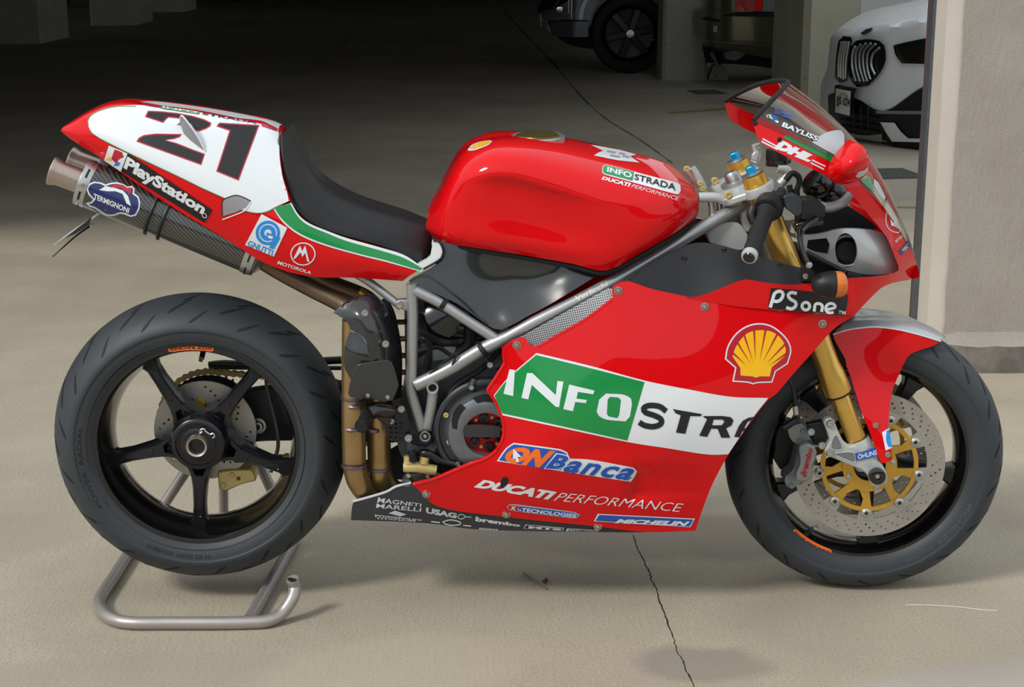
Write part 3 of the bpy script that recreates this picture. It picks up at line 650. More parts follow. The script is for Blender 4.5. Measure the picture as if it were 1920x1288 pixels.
# ------------------------------------------------------------------ wheels
def arcp(pts): return [(r, a) for r, a in pts]
def wheel(name, C, ax, tyre_half, rim_prof, spoke, ang0, key, lab):
    wl = empty(name, bike); wl['label'] = lab
    full = tyre_half+[(r, -a) for r, a in tyre_half[::-1][1:]]
    pts = [Vector((r, a, 0)) for r, a in full]; fine = [(q.x, q.y) for q in crom(pts, [0]*len(pts), 3)[0]]
    t = MB().lathe(fine, C, ax, 128); reg(key, t.v, t.f); ty = t.build('tyre', 'rubber', wl, angle=25)
    MB().lathe(rim_prof, C, ax, 96).build('rim', 'black_gloss', wl, angle=30)
    ax = Vector(ax); ex = Vector((0, 0, 1)).cross(ax)*-1; ex = Vector((ax.y, -ax.x, 0)); ez = Vector((0, 0, 1))
    for k in range(5):
        a = ang0+k*2*math.pi/5; d = ex*math.cos(a)+ez*math.sin(a); p = -ex*math.sin(a)+ez*math.cos(a)
        spoke(wl, C, d, p, ax)
    return wl, ex, ez
rear_half = [(.216, -.078), (.2235, -.0845), (.2315, -.0885), (.2405, -.0915), (.2495, -.0930), (.2515, -.0952), (.258, -.0950), (.269, -.0895), (.284, -.0755), (.297, -.0560), (.3065, -.030), (.3114, 0)]
rear_rim = [(.216, -.070), (.222, -.0815), (.2275, -.0875), (.2307, -.0868), (.2290, -.0830), (.2245, -.0805), (.2235, -.0790), (.2075, -.0765), (.2055, -.0740), (.2010, -.058), (.1940, -.030), (.1900, -.010), (.1880, .012), (.1900, .035), (.2020, .055), (.2160, .072), (.2230, .084), (.2307, .087), (.2240, .078), (.210, .07)]
def rspoke(wl, C, d, p, ax):
    def q(r, s, y): return C+d*r+p*s+ax*y
    def bar(st, s0):
        vs = []; fs = []; n = 6
        for r, sc, w_, y0, y1 in st:
            bw = w_*.78; sc *= s0; vs += [q(r, sc-w_, y1+.012), q(r, sc-w_, y0+.006), q(r, sc-bw, y0), q(r, sc+bw, y0), q(r, sc+w_, y0+.006), q(r, sc+w_, y1+.012)]
        for i in range(len(st)-1):
            for j in range(n): fs.append((i*n+j, i*n+(j+1) % n, (i+1)*n+(j+1) % n, (i+1)*n+j))
        return vs, fs+[tuple(range(n))[::-1], tuple(len(st)*n-n+j for j in range(n))]
    mb = MB().add(*bar([(.079, 0, .0185, -.036, .006), (.090, 0, .0165, -.0355, .006), (.110, 0, .0138, -.034, .003), (.150, 0, .0122, -.028, 0), (.180, 0, .0140, -.020, 0), (.196, 0, .0230, -.016, 0)], 1))
    for s0 in (1, -1): mb.add(*bar([(.046, .0265, .0075, -.032, .012), (.062, .0205, .0060, -.0345, .010), (.074, .0140, .0052, -.0358, .008), (.084, .0105, .0060, -.036, .006)], s0))
    sp = mb.build('spoke', 'black_satin', wl, angle=30)
    rs = [.104, .107, .115, .13, .15, .168, .176]; wz = [.001, .0050, .0075, .0080, .0074, .0065, .005]
    yy = lambda r: float(np.interp(r, [.082, .11, .15, .18], [-.036, -.034, -.028, -.020]))-.0006
    MB().tube([q(r, -w_, yy(r)) for r, w_ in zip(rs, wz)]+[q(r, w_, yy(r)) for r, w_ in zip(rs, wz)][::-1], .0011, 6, closed=True, sub=3).build('pocket_edge', 'black_gloss', sp)
rw, ex, ez = wheel('rear_wheel', RC, AX, rear_half, rear_rim, rspoke, R(50), 'rtyre', 'black five-spoke rear wheel')
MB().lathe([(.0, .02), (.048, .02), (.050, -.030), (.060, -.030), (.0625, -.038), (.060, -.046), (.0565, -.052), (.0555, -.062), (.050, -.066), (.047, -.066), (.047, -.060), (.036, -.060), (.036, -.063), (.030, -.066), (.0, -.066)], RC, AX, 40).build('hub', 'black_satin', rw)
MB().lathe([(.0175, -.02), (.0175, -.079), (.0215, -.081), (.0235, -.077), (.0235, -.055), (.034, -.055)], RC, AX, 36).build('axle_tube', 'tip', rw)
MB().lathe([(0, -.035), (.0174, -.035)], RC, AX, 24).build('axle_bore', 'rubber_dark', rw)
mb = MB()
for k in range(26):
    a = k/26*2*math.pi; d = ex*math.cos(a)+ez*math.sin(a); mb.box(RC+d*.0405+AX*-.0615, (.003, .003, .003))
mb.build('nut_teeth', 'black_gloss', rw, smooth=False)
cl = [RC+(ex*math.cos(a)*.030+ez*math.sin(a)*.030)+AX*-.0675 for a in np.linspace(R(170), R(330), 10)]+[]
MB().tube([RC+ex*x+ez*z+AX*-.069 for x, z in [(.012, .030), (.006, .026), (.009, .034), (.016, .036), (.019, .031), (.028, .024), (.034, .026), (.037, .02), (.033, .016)]], .0018, 6).build('locking_clip', 'alu', rw)
# valve
MB().tube([P(382, 655, -.01), P(378, 672, -.03)], .006, 8, smooth=False).build('valve', 'black_satin', rw)
MB().tube([P(378, 671, -.03), P(376, 677, -.035)], .0045, 8, smooth=False).build('valve_cap', 'alu', rw)
front_half = [(.216, -.045), (.224, -.0515), (.2325, -.0555), (.242, -.0580), (.251, -.0590), (.2525, -.0604), (.258, -.0600), (.268, -.0560), (.281, -.0455), (.291, -.0315), (.2965, -.016), (.2990, 0)]
front_rim = [(.216, -.040), (.224, -.0505), (.2290, -.0540), (.2307, -.0530), (.2290, -.0500), (.2255, -.0480), (.2245, -.0470), (.2105, -.0445), (.2080, -.040), (.1990, -.028), (.1960, -.010), (.1960, .010), (.1990, .028), (.212, .036), (.224, .0505), (.2307, .054), (.222, .046), (.21, .04)]
def fspoke(wl, C, d, p, ax):
    def q(r, s, y): return C+d*r+p*s+ax*y
    st = [(.040, .026, .03), (.070, .017, .022), (.110, .013, .018), (.150, .0125, .016), (.180, .016, .016), (.200, .026, .018)]; vs = []; fs = []
    for r, w_, h in st: vs += [q(r, -w_, h), q(r, -w_, -h+.004), q(r, -w_*.75, -h), q(r, w_*.75, -h), q(r, w_, -h+.004), q(r, w_, h)]
    for i in range(len(st)-1):
        for j in range(6): fs.append((i*6+j, i*6+(j+1) % 6, (i+1)*6+(j+1) % 6, (i+1)*6+j))
    MB().add(vs, fs+[(0, 1, 2, 3, 4, 5), tuple(range(30, 36))]).build('spoke', 'black_satin', wl, angle=30)
fw, fx, fz = wheel('front_wheel', FC, FAX, front_half, front_rim, fspoke, R(60), 'ftyre', 'black five-spoke front wheel')
MB().lathe([(0, -.06), (.05, -.06), (.052, -.05), (.045, -.03), (.045, .03), (.052, .05), (.05, .06), (0, .06)], FC, FAX, 32).build('hub', 'black_satin', fw)
MB().tube([P(1520, 994, -.02), P(1530, 989, -.045)], .006, 8, smooth=False).build('valve', 'alu', fw)
# tyre grooves (cut slits, dark)
def groove(C, ax, ex_, prof, a0, da, s0, s1, wmax, n=7):
    """slit on tyre surface: from angle a0 to a0+da, profile param s0..s1 (0 shoulder .. 1 crown)"""
    L = []; Rr = []
    for i in range(n+1):
        t = i/n; s = s0+(s1-s0)*t; a = a0+da*t; wv = wmax*(min(1, t*5+.1) if t < .25 else (1-(t-.25)/.75)**.8+.02)
        def pt(s, a):
            k = s*(len(prof)-1); i0 = min(int(k), len(prof)-2); f = k-i0
            r = prof[i0][0]*(1-f)+prof[i0+1][0]*f+.0007; y = prof[i0][1]*(1-f)+prof[i0+1][1]*f
            return C+(ex_*math.cos(a)+Vector((0, 0, 1))*math.sin(a))*r+Vector(ax)*(y-.0004)
        L.append(pt(s, a-wv)); Rr.append(pt(s, a+wv))
    return L+Rr, [(i, i+1, n+2+i, n+1+i) for i in range(n)]
def grooves(C, ax, ex_, half, wl, n, sgn, off):
    pr = half[-6:]
    pts = [Vector((r, a, 0)) for r, a in pr]; pr = [(q.x, q.y) for q in crom(pts, [0]*6, 4)[0]]
    mb = MB()
    for k in range(n):
        a = off+k*2*math.pi/n
        mb.add(*groove(C, ax, ex_, pr, a, -.13*sgn, .18, .52, .017)); mb.add(*groove(C, ax, ex_, pr, a+.16, -.17*sgn, .46, .80, .016)); mb.add(*groove(C, ax, ex_, pr, a+.06, -.14*sgn, .74, 1.0, .014))
        q = [(r, -y) for r, y in pr]
        mb.add(*groove(C, ax, ex_, q, a+.1, -.16*sgn, .5, .85, .010))
    o = mb.build('tread_grooves', 'rubber_dark', wl); o['kind'] = 'stuff'
grooves(RC, AX, ex, rear_half, rw, 17, 1, .1); grooves(FC, FAX, fx, front_half, fw, 19, -1, .05)
def tyre_text(body, C, ax, ex_, r0, r1, y, a0, a1, wl, m='rubber_text', bold=.0, name='tyre_lettering', half=None):
    vs, fs = glyphs(body, bold); out = []
    for s, t in vs:
        a = a0+(a1-a0)*s; r = r0+(r1-r0)*t; yy = y if half is None else -float(np.interp(r, [h[0] for h in half], [-h[1] for h in half]))-.0007
        out.append(C+(ex_*math.cos(a)+Vector((0, 0, 1))*math.sin(a))*r+Vector(ax)*yy)
    return MB().add(out, fs).build(name, m, wl, smooth=False)
tyre_text('MICHELIN', FC, FAX, fx, .236, .248, 0, R(-22), R(-48), fw, bold=.02, half=front_half)
tyre_text('POWER', FC, FAX, fx, .236, .245, 0, R(-52), R(-68), fw, half=front_half)
tyre_text('TUBELESS 190/50 ZR 17', RC, AX, ex, .236, .244, 0, R(-118), R(-85), rw, m='rubber_dark', half=rear_half)
tyre_text('POWER  RADIAL', RC, AX, ex, .236, .245, 0, R(212), R(168), rw, m='rubber_dark', half=rear_half)
# orange rim stickers
def rim_sticker(C, ax, ex_, rr, yy, a0, a1, wl, flip):
    vs = []; n = 16
    for i in range(n+1):
        a = a0+(a1-a0)*i/n; d = ex_*math.cos(a)+Vector((0, 0, 1))*math.sin(a); e = .0025 if i in (0, n) else 0
        vs += [C+d*(rr[0]-e)+Vector(ax)*yy[0], C+d*(rr[1]+e)+Vector(ax)*yy[1]]
    st_ = MB().add(vs, [(2*i, 2*i+1, 2*i+3, 2*i+2) for i in range(n)]).build('rim_sticker', 'orange', wl)
    g, fs = glyphs('((OZ RACING', .02); out = []
    for s, t in g:
        t2 = .22+.56*t; f = (1-s) if flip else s; a = a0+(a1-a0)*(.05+.9*f); k = t2 if not flip else 1-t2
        d = ex_*math.cos(a)+Vector((0, 0, 1))*math.sin(a); out.append(C+d*(rr[1]*(1-k)+rr[0]*k)+Vector(ax)*(yy[1]*(1-k)+yy[0]*k-.0008))
    MB().add(out, fs).build('lettering', 'lettering', st_, smooth=False)
rim_sticker(RC, AX, ex, (.2225, .2085), (-.0800, -.0778), R(103), R(78), rw, True)
rim_sticker(FC, FAX, fx, (.2238, .2115), (-.0482, -.0460), R(226), R(252), fw, False)
# ------------------------------------------------------------------ tank
tank_rows = [
 [(803, 437, -.055), (835, 455, -.115), (900, 466, -.145), (990, 480, -.150), (1070, 494, -.158), (1137, 507, -.165), (1200, 475, -.165), (1260, 441, -.145), (1303, 412, -.090)],
 [(799, 428, -.060), (830, 438, -.130), (900, 447, -.160), (990, 458, -.163), (1070, 470, -.170), (1140, 482, -.182), (1207, 458, -.185), (1268, 425, -.160), (1309, 400, -.098)],
 [(799, 418, -.062), (832, 405, -.135), (895, 402, -.160), (980, 410, -.160), (1060, 425, -.168), (1140, 432, -.192), (1212, 425, -.193), (1272, 405, -.165), (1310, 390, -.098)],
 [(805, 400, -.062), (838, 370, -.135), (892, 352, -.162), (960, 352, -.164), (1040, 372, -.176), (1130, 392, -.197), (1210, 395, -.192), (1271, 386, -.162), (1310, 378, -.094)],
 [(811, 385, -.060), (845, 345, -.128), (893, 325, -.163), (960, 325, -.179), (1040, 348, -.191), (1125, 368, -.197), (1205, 372, -.186), (1268, 370, -.155), (1308, 368, -.088)],
 [(819, 368, -.052), (854, 318, -.108), (905, 291, -.138), (970, 292, -.156), (1045, 310, -.169), (1125, 330, -.172), (1200, 340, -.160), (1262, 348, -.132), (1305, 358, -.072)],
 [(826, 352, -.030), (866, 289, -.060), (918, 267, -.080), (980, 266, -.090), (1050, 276, -.095), (1130, 294, -.095), (1198, 308, -.088), (1256, 325, -.070), (1301, 348, -.040)],
 [(829, 344, 0), (869, 280, 0), (922, 257.5, 0), (985, 254.5, 0), (1055, 260.5, 0), (1132, 275, 0), (1196, 289, 0), (1254, 308, 0), (1299, 343, 0)]]
tank = loft('fuel_tank', tank_rows, 'red', bike, nu=7, nv=5, key='tank', capends=True)
# filler cap
fc0 = P(1008, 262, 0)+Vector((0, 0, .003)); MB().lathe([(.056, -.012), (.056, .004), (.051, .006), (.048, .0045), (0, .004)], fc0+Vector((0, -.004, .001)), (.0, -.06, 1), 36).build('filler_ring', 'alu', tank)
MB().lathe([(.045, .0045), (.043, .008), (.02, .009), (0, .008)], fc0+Vector((0, -.004, .001)), (.0, -.06, 1), 30).build('filler_cap', 'bronze', tank)
decal('scallop_badge', [cC((330, 205), (350, 180), (400, 158), (470, 148), (485, 155), (465, 175), (420, 195), (370, 212), (335, 215))], 'tank', 'white', tank, 1, 6, True)
decal('badge_yellow', [cC((345, 200), (365, 182), (410, 162), (465, 152), (475, 158), (455, 172), (410, 190), (370, 204))], 'tank', 'yellow', tank, 2, 6, True)
o = decal('tank_top_sticker', [cC((1110, 178), (1140, 180), (1300, 210), (1400, 238), (1360, 250), (1420, 290), (1280, 275), (1130, 245), (1160, 225), (1190, 215))], 'tank', 'white', tank, 1, 6)
for q_ in (((1215, 212), (1270, 222), (1262, 232), (1210, 222)), ((1235, 238), (1300, 250), (1290, 260), (1228, 248)), ((1315, 240), (1360, 252), (1350, 262), (1308, 252)), ((1290, 225), (1330, 232), (1322, 240), (1286, 234))): decal('sticker_print', [cC(*q_)], 'tank', 'duct_grey', o, 2, 4)
# INFOSTRADA tank badge
bd = decal('tank_badge', [cC((1183, 325), (1190, 308), (1210, 303), (1660, 418), (1678, 432), (1680, 470), (1665, 490), (1640, 487), (1195, 365), (1183, 352))], 'tank', 'white', tank, 1, 8)
decal('badge_green', [cC((1187, 325), (1194, 311), (1212, 307), (1385, 351), (1375, 405), (1200, 360), (1187, 350))], 'tank', 'green', bd, 2, 8)
text('lettering', 'INFO', cC((1215, 317), (1372, 356), (1368, 392), (1212, 350)), 'tank', 'white', bd, 3, bold=.03)
text('lettering', 'STRADA', cC((1390, 362), (1650, 428), (1646, 468), (1384, 398)), 'tank', 'lettering', bd, 3, bold=.015)
text('lettering', 'DUCATI', cC((1180, 374), (1366, 420), (1362, 446), (1178, 396)), 'tank', 'white', tank, 1, bold=.05, shear=.25)
text('lettering', 'PERFORMANCE', cC((1372, 424), (1672, 507), (1668, 532), (1366, 446)), 'tank', 'white', tank, 1, bold=-.005, shear=.3)
# ------------------------------------------------------------------ tail unit
tail_rows = [
 [(114, 246, -.045), (140, 266, -.060), (195, 300, -.085), (260, 347, -.105), (340, 399, -.118), (420, 446, -.125), (500, 495, -.130), (580, 518, -.132), (670, 521, -.132), (755, 527, -.130)],
 [(115, 243, -.048), (140, 253, -.070), (192, 275, -.098), (258, 312, -.120), (340, 360, -.134), (418, 405, -.142), (498, 455, -.146), (580, 487, -.146), (670, 500, -.145), (768, 517, -.140)],
 [(118, 239, -.046), (146, 240, -.070), (195, 252, -.100), (262, 284, -.122), (345, 325, -.136), (425, 368, -.145), (508, 412, -.150), (590, 456, -.150), (680, 479, -.148), (782, 508, -.142)],
 [(120, 237, -.043), (150, 230, -.064), (198, 234, -.090), (268, 255, -.108), (350, 286, -.120), (432, 322, -.130), (515, 372, -.140), (580, 422, -.146), (680, 457, -.143), (788, 498, -.138)]]
tail = loft('tail_fairing', tail_rows, 'red', bike, nu=6, nv=5, key='tail_low')
# upper hump
hump_rows = [
 [(120, 237, -.043), (150, 230, -.064), (198, 234, -.090), (268, 255, -.108), (350, 286, -.120), (432, 322, -.130), (500, 360, -.138), (545, 378, -.140)],
 [(122, 236, -.040), (156, 222, -.060), (205, 217, -.078), (275, 228, -.092), (355, 252, -.102), (436, 283, -.110), (495, 312, -.118), (529, 330, -.122)],
 [(124, 234, -.036), (166, 212, -.050), (214, 202, -.062), (282, 208, -.072), (360, 224, -.078), (440, 243, -.083), (493, 262, -.086), (524, 277, -.088)],
 [(125, 233, -.024), (172, 206, -.034), (219, 193, -.040), (286, 198, -.045), (364, 208, -.048), (442, 223, -.050), (494, 234, -.052), (524, 250, -.052)],
 [(126, 232, 0), (175, 203, 0), (221, 188, 0), (288, 194, 0), (366, 204, 0), (444, 217, 0), (497, 226, 0), (528, 240, 0)]]
loft('tail_hump', hump_rows, 'red', tail, nu=6, nv=5, key='tail_up', capends=True)
TK = ['tail_low', 'tail_up']
white = cA((345, 300), (340, 268), (370, 225), (440, 190), (560, 160), (690, 152), (832, 160), (1144, 202), (1456, 258), (1656, 300), (1765, 348), (1772, 440), (1778, 560), (1800, 690), (1832, 800), (1845, 868), (1740, 915), (1680, 945), (1600, 955), (1480, 928), (1380, 855), (1200, 770), (1000, 672), (700, 530), (450, 405), (370, 350))
wp = decal('white_panel', [white], TK, 'white', tail, 2, 5, True, step=4)
lowb = cA((365, 352), (450, 407), (700, 532), (1000, 674), (1200, 772), (1360, 845))
line('pinstripe', [stroke(lowb, 1.3), stroke(cA((347, 300), (342, 268), (372, 225), (442, 190), (562, 162), (700, 163)), 1.3), stroke(cA((1480, 932), (1600, 958), (1680, 948), (1745, 918)), 1.3)], TK, 'green', wp, 3)
top = loft('hump_ridge', [[(250, 197.5, -.0425), (288, 199.0, -.045), (366, 209.2, -.048), (444, 223.8, -.050), (494, 234.2, -.052), (522, 247, -.052)], [(251, 193.5, -.022), (288, 195.2, -.024), (366, 205.3, -.026), (443, 218.8, -.028), (495, 229.0, -.028), (523, 240.0, -.028)], [(252, 190.0, 0), (289, 192.6, 0), (367, 202.4, 0), (444, 215.4, 0), (496, 224.4, 0), (524, 236.0, 0)]], 'white', tail, nu=5, nv=4, key='ridge')
TR = ['ridge', 'tail_up']
for q_ in (((715, 128), (890, 158), (886, 176), (745, 152)), ((1640, 292), (1700, 300), (1765, 332), (1752, 348), (1640, 310))): decal('red_stripe', [cA(*q_)], TR, 'crimson', top, 4, 4, step=3)
gf = decal('green_field', [cA((888, 162), (1180, 206), (1172, 224), (886, 180))], TR, 'green', top, 4, 4, step=3)
text('lettering', 'INFO', cA((900, 167), (1165, 207), (1160, 219), (898, 178)), TR, 'white', gf, 5, bold=.03)
text('lettering', 'STRADA', cA((1200, 210), (1610, 280), (1606, 296), (1192, 224)), TR, 'lettering', top, 4, bold=.03)
# number 21
two_t = cA((790, 195), (900, 200), (1010, 212), (1120, 232), (1210, 258), (1265, 285), (1258, 310), (1225, 330), (1170, 350), (1095, 330), (1100, 300), (1070, 270), (1010, 252), (945, 245), (925, 260), (905, 285), (768, 240))
two_b = cA((703, 424), (722, 395), (760, 375), (850, 364), (950, 366), (1045, 368), (1030, 390), (985, 405), (920, 412), (1010, 436), (1120, 480), (1218, 516), (1190, 600))
one = cA((1325, 284), (1625, 302), (1470, 716), (1302, 648), (1400, 345), (1303, 312))
rn = decal('race_number', [two_t, two_b, one], TK, 'crimson', tail, 3, 5, step=4, label='race number 21 in black with red edging')
decal('digit', [grow(two_t, -2.4)], TK, 'lettering', rn, 4, 5, step=4); decal('digit', [grow(two_b, -2.4)], TK, 'lettering', rn, 4, 5, step=4); decal('digit', [grow(one, -2.6)], TK, 'lettering', rn, 4, 5, step=4)
# scoops on the hump
def scoop(edge_px, apex_px, yb, yo, name):
    pass
def hp(px, off): return [hit(TK, u, v, off) for u, v in px]
base = hp(cA((1000, 300), (1040, 250), (1120, 290), (1180, 380), (1225, 505)), .000); top_ = hp(cA((1000, 295), (1050, 232), (1092, 248), (1150, 320), (1226, 508)), .000)
rim = [a+Vector((0, -.024*k, .012*k)) for a, k in zip(hp(cA((1035, 290), (1060, 262), (1120, 330), (1175, 410), (1222, 500)), 0), (.35, 1, .9, .55, .05))]
vs = base+rim; MB().add(vs, [(i, i+1, 6+i, 5+i) for i in range(4)]).build('air_scoop', 'white', tail)
MB().tube([rim[0]]+rim, .0016, 6).build('scoop_edge', 'white', tail)
lo = hp(cA((1040, 300), (1060, 370), (1110, 420), (1170, 465), (1222, 503)), .0008)
MB().add(rim+lo, [(i, i+1, 6+i, 5+i) for i in range(4)]).build('scoop_grille', 'duct_grey', tail)
low = cA((1350, 868), (1400, 838), (1450, 825), (1505, 840), (1562, 868), (1525, 915), (1450, 950), (1350, 980))
decal('side_duct', [low], TK, 'duct_grey', tail, 3, 6)
line('duct_rim', [stroke(low[-1:]+low[:4]+low[4:5], 1.8)], TK, 'plastic', tail, 4); line('duct_rim', [stroke(cA((1565, 872), (1520, 935), (1440, 970), (1350, 1003)), 2)], TK, 'white', tail, 4)
# PlayStation strip
ps = decal('sponsor_strip', [cA((590, 640), (640, 512), (660, 520), (1275, 935), (1215, 1028))], TK, 'plastic', tail, 2, 8)
lg = decal('sponsor_logo', [cA((465, 560), (500, 450), (640, 510), (590, 645))], TK, 'white', ps, 3, 8)
decal('logo_letter', [cA((520, 545), (545, 478), (600, 500), (612, 535), (570, 555), (562, 590))], TK, 'crimson', lg, 4, 6)
decal('logo_base', [cA((480, 552), (500, 535), (525, 545), (520, 565))], TK, 'yellow', lg, 4, 6); decal('logo_base', [cA((535, 600), (560, 572), (588, 575), (575, 600))], TK, 'sky_blue', lg, 4, 6)
text('lettering', 'PlayStation', cA((640, 530), (1240, 900), (1190, 985), (600, 640)), TK, 'white', ps, 3, bold=.045)
text('lettering', 'O', cA((1200, 945), (1238, 965), (1230, 1000), (1192, 982)), TK, 'white', ps, 3)
# Gnutti
gn = decal('ring_sticker', [cA((1642, 965), (1835, 1068), (1735, 1282), (1520, 1195))], TK, 'white', tail, 2, 8)
gc = cA((1690, 1105))[0]; 
line('ring', [stroke(circ2(gc[0], gc[1], 20, 20, 20), 5.5, True)], TK, 'sky_blue', gn, 3); line('ring', [stroke(circ2(gc[0], gc[1], 11, 16), 8, True)], TK, 'sky_blue', gn, 3)
decal('tail_bar', [cA((1680, 1100), (1785, 1140), (1735, 1225), (1700, 1215), (1725, 1160), (1680, 1140))], TK, 'sky_blue', gn, 4, 6)
decal('gap', [cA((1695, 1120), (1730, 1130), (1725, 1150), (1690, 1140))], TK, 'white', gn, 5, 6)
text('lettering', 'GNUTTI', cA((1552, 1158), (1732, 1235), (1722, 1280), (1535, 1200)), TK, 'sky_blue', gn, 3, bold=.02)
# Motorola
mc = cB((673, 1023))[0]; mo = line('round_badge', [stroke(circ2(mc[0], mc[1], 22.5, 24, 20.5), 2.2, True)], TK, 'white', tail, 2)
decal('badge_letter', [cB((600, 1060), (650, 960), (668, 1000), (690, 960), (722, 1085), (705, 1078), (690, 1015), (668, 1045), (655, 1010), (618, 1055))], TK, 'white', mo, 2, 6)
text('lettering', 'MOTOROLA', cB((490, 1072), (740, 1155), (732, 1175), (480, 1098)), TK, 'white', mo, 2, bold=.03)
# green side stripe with white edges
gtop = cB((585, 640), (640, 732), (720, 795), (850, 850), (1000, 905), (1250, 975), (1430, 1032), (1578, 1130)); gbot = cB((448, 682), (520, 785), (650, 885), (850, 965), (1100, 1035), (1300, 1085), (1560, 1158))
gs = decal('white_edge', [outline(gtop, 8, closed=False)+outline(gbot, 8, closed=False)[::-1]], TK, 'white', tail, 2, 8)
decal('green_stripe', [outline(cB((575, 645), (632, 742), (710, 808), (850, 868), (1000, 928), (1250, 998), (1430, 1055), (1568, 1135)), 8, closed=False)+outline(cB((455, 678), (527, 776), (655, 872), (850, 952), (1100, 1023), (1300, 1073), (1550, 1148)), 8, closed=False)[::-1]], TK, 'green', gs, 3, 8)
# white end flange by the tank
panel('seat_flange', cB((1535, 1100), (1600, 1068), (1628, 1040), (1640, 970), (1640, 930), (1690, 935), (1722, 1000), (1700, 1060), (1575, 1132)), lambda u, v: -.146, 'white', tail, th=.02, grid=8)
line_pts = cB((1650, 925), (1695, 935), (1724, 1000), (1703, 1062), (1576, 1138)); MB().tube([P(u, v, -.147) for u, v in line_pts], .0022, 6).build('flange_edge', 'plastic', tail)
# ------------------------------------------------------------------ seat
seat_rows = [
 [(525, 258, -.078), (524, 300, -.092), (531, 346, -.108), (547, 379, -.122), (577, 411, -.132), (615, 431, -.136), (675, 448, -.137), (725, 463, -.134), (787, 492, -.128), (803, 482, -.10)],
 [(528, 252, -.080), (531, 295, -.096), (541, 337, -.112), (560, 372, -.122), (592, 401, -.128), (630, 420, -.130), (687, 436, -.130), (735, 449, -.126), (792, 474, -.118), (807, 466, -.09)],
 [(534, 247, -.074), (546, 292, -.086), (562, 330, -.098), (584, 360, -.105), (615, 387, -.109), (652, 405, -.110), (702, 421, -.108), (745, 432, -.102), (795, 450, -.092), (811, 446, -.07)],
 [(541, 243, -.050), (560, 288, -.055), (577, 320, -.060), (599, 345, -.063), (630, 366, -.064), (668, 384, -.064), (714, 399, -.062), (754, 410, -.058), (796, 424, -.050), (813, 426, -.04)],
 [(543, 240, 0), (564, 282, 0), (582, 313, 0), (604, 338, 0), (635, 358, 0), (672, 375, 0), (718, 391, 0), (758, 402, 0), (796, 413, 0), (815, 415, 0)]]
seat = loft('seat_pad', seat_rows, 'seat', bike, nu=6, nv=5, capends=True)
MB().tube([P(u, v, y) for u, v, y in seat_rows[0][:9]], .0035, 8).build('seat_piping', 'plastic', seat)
# ------------------------------------------------------------------ rear disc, sprocket, chain, swingarm
def ring(name, C, ax, r0, r1, th, m, parent, seg=64, holes=()):
    ax = Vector(ax); C = Vector(C); ex_ = Vector((ax.y, -ax.x, 0)); ez_ = Vector((0, 0, 1))
    ol = [(r1*math.cos(2*math.pi*k/seg), r1*math.sin(2*math.pi*k/seg)) for k in range(seg)]; il = [(r0*math.cos(2*math.pi*k/seg), r0*math.sin(2*math.pi*k/seg)) for k in range(seg)]
    hl = [[(x+rr*math.cos(2*math.pi*k/8), z+rr*math.sin(2*math.pi*k/8)) for k in range(8)] for x, z, rr in holes]
    v2, f = fill(ol, [il]+hl, 0); n = len(v2); a = [C+ex_*x+ez_*z-ax*th/2 for x, z in v2]; b = [q+ax*th for q in a]; cnt = {}
    for t in f:
        for i in range(3): e = (t[i], t[(i+1) % 3]); cnt.setdefault(tuple(sorted(e)), []).append(e)
    fs = list(f)+[tuple(i+n for i in t[::-1]) for t in f]+[(e[0][1], e[0][0], e[0][0]+n, e[0][1]+n) for e in cnt.values() if len(e) == 1]
    return MB().add(a+b, fs).build(name, m, parent, angle=30)
hol = []
for k in range(8):
    for j in range(4): r = .073+.008*j; a = R(20+45*k)+j*.13; hol.append((r*math.cos(a), r*math.sin(a), .0028))
rd = ring('rear_brake_disc', RC+AX*.040, AX, .064, .11, .005, 'disc', bike, 72, hol)
MB().lathe([(.035, 0), (.066, 0), (.066, .006), (.035, .01)], RC+AX*.038, AX, 40).build('disc_carrier', 'alu', rd)
for k in range(6):
    a = R(35+60*k); MB().lathe([(0, -.004), (.010, -.004), (.010, .0)], RC+AX*.036+Vector((math.cos(a), 0, math.sin(a)))*.066, AX, 12).build('bobbin', 'gold', rd)
sp = MB().lathe([(.03, 0), (.103, 0), (.103, .007), (.03, .007)], RC+AX*.108, AX, 60)
for k in range(42):
    a = 2*math.pi*k/42; d = Vector((math.cos(a), 0, math.sin(a))); p_ = Vector((-d.z, 0, d.x)); c = RC+AX*.108
    sp.prism([c+d*.101+p_*.004, c+d*.108+p_*.002, c+d*.108-p_*.002, c+d*.101-p_*.004], (0, .006, 0))
sp.build('sprocket', 'black_satin', bike)
# chain: path round the sprocket, top run and lower run to the gearbox
path = []
c = RC+AX*.111; r = .1115
A1 = R(82); A2 = R(278)
for a in np.linspace(A1, A2, 30): path.append(c+Vector((math.cos(a), 0, math.sin(a)))*r)
endt = Vector((-.10, .111, .41)); endb = Vector((-.10, .111, .335))
full = [endt+(path[0]-endt)*k/24 for k in range(24)]+path+[path[-1]+(endb-path[-1])*k/24 for k in range(1, 25)]
ds = [0]
for i in range(1, len(full)): ds.append(ds[-1]+(full[i]-full[i-1]).length)
def onp(s):
    i = int(np.searchsorted(ds, s)); i = min(max(i, 1), len(full)-1); t = (s-ds[i-1])/(ds[i]-ds[i-1]); return full[i-1]*(1-t)+full[i]*t
chain = empty('drive_chain', bike); chain['label'] = 'gold drive chain'
def link_mesh():
    p = .0159; mb = MB()
    for yy in (-.0085, .0065):
        o = []
        for cx, s0 in ((0, 90), (p, -90)):
            for k in range(7): a = R(s0+k*30); o.append((cx+.0062*math.cos(a), yy, .0062*math.sin(a)))
            o.append((p/2, yy, -.0036 if cx == 0 else .0036))
        mb.prism(o, (0, .002, 0))
    for cx in (0, p): mb.cyl((cx, -.0095, 0), (cx, .0095, 0), .0026, 8)
    return mb
proto = None; s = 0; i = 0
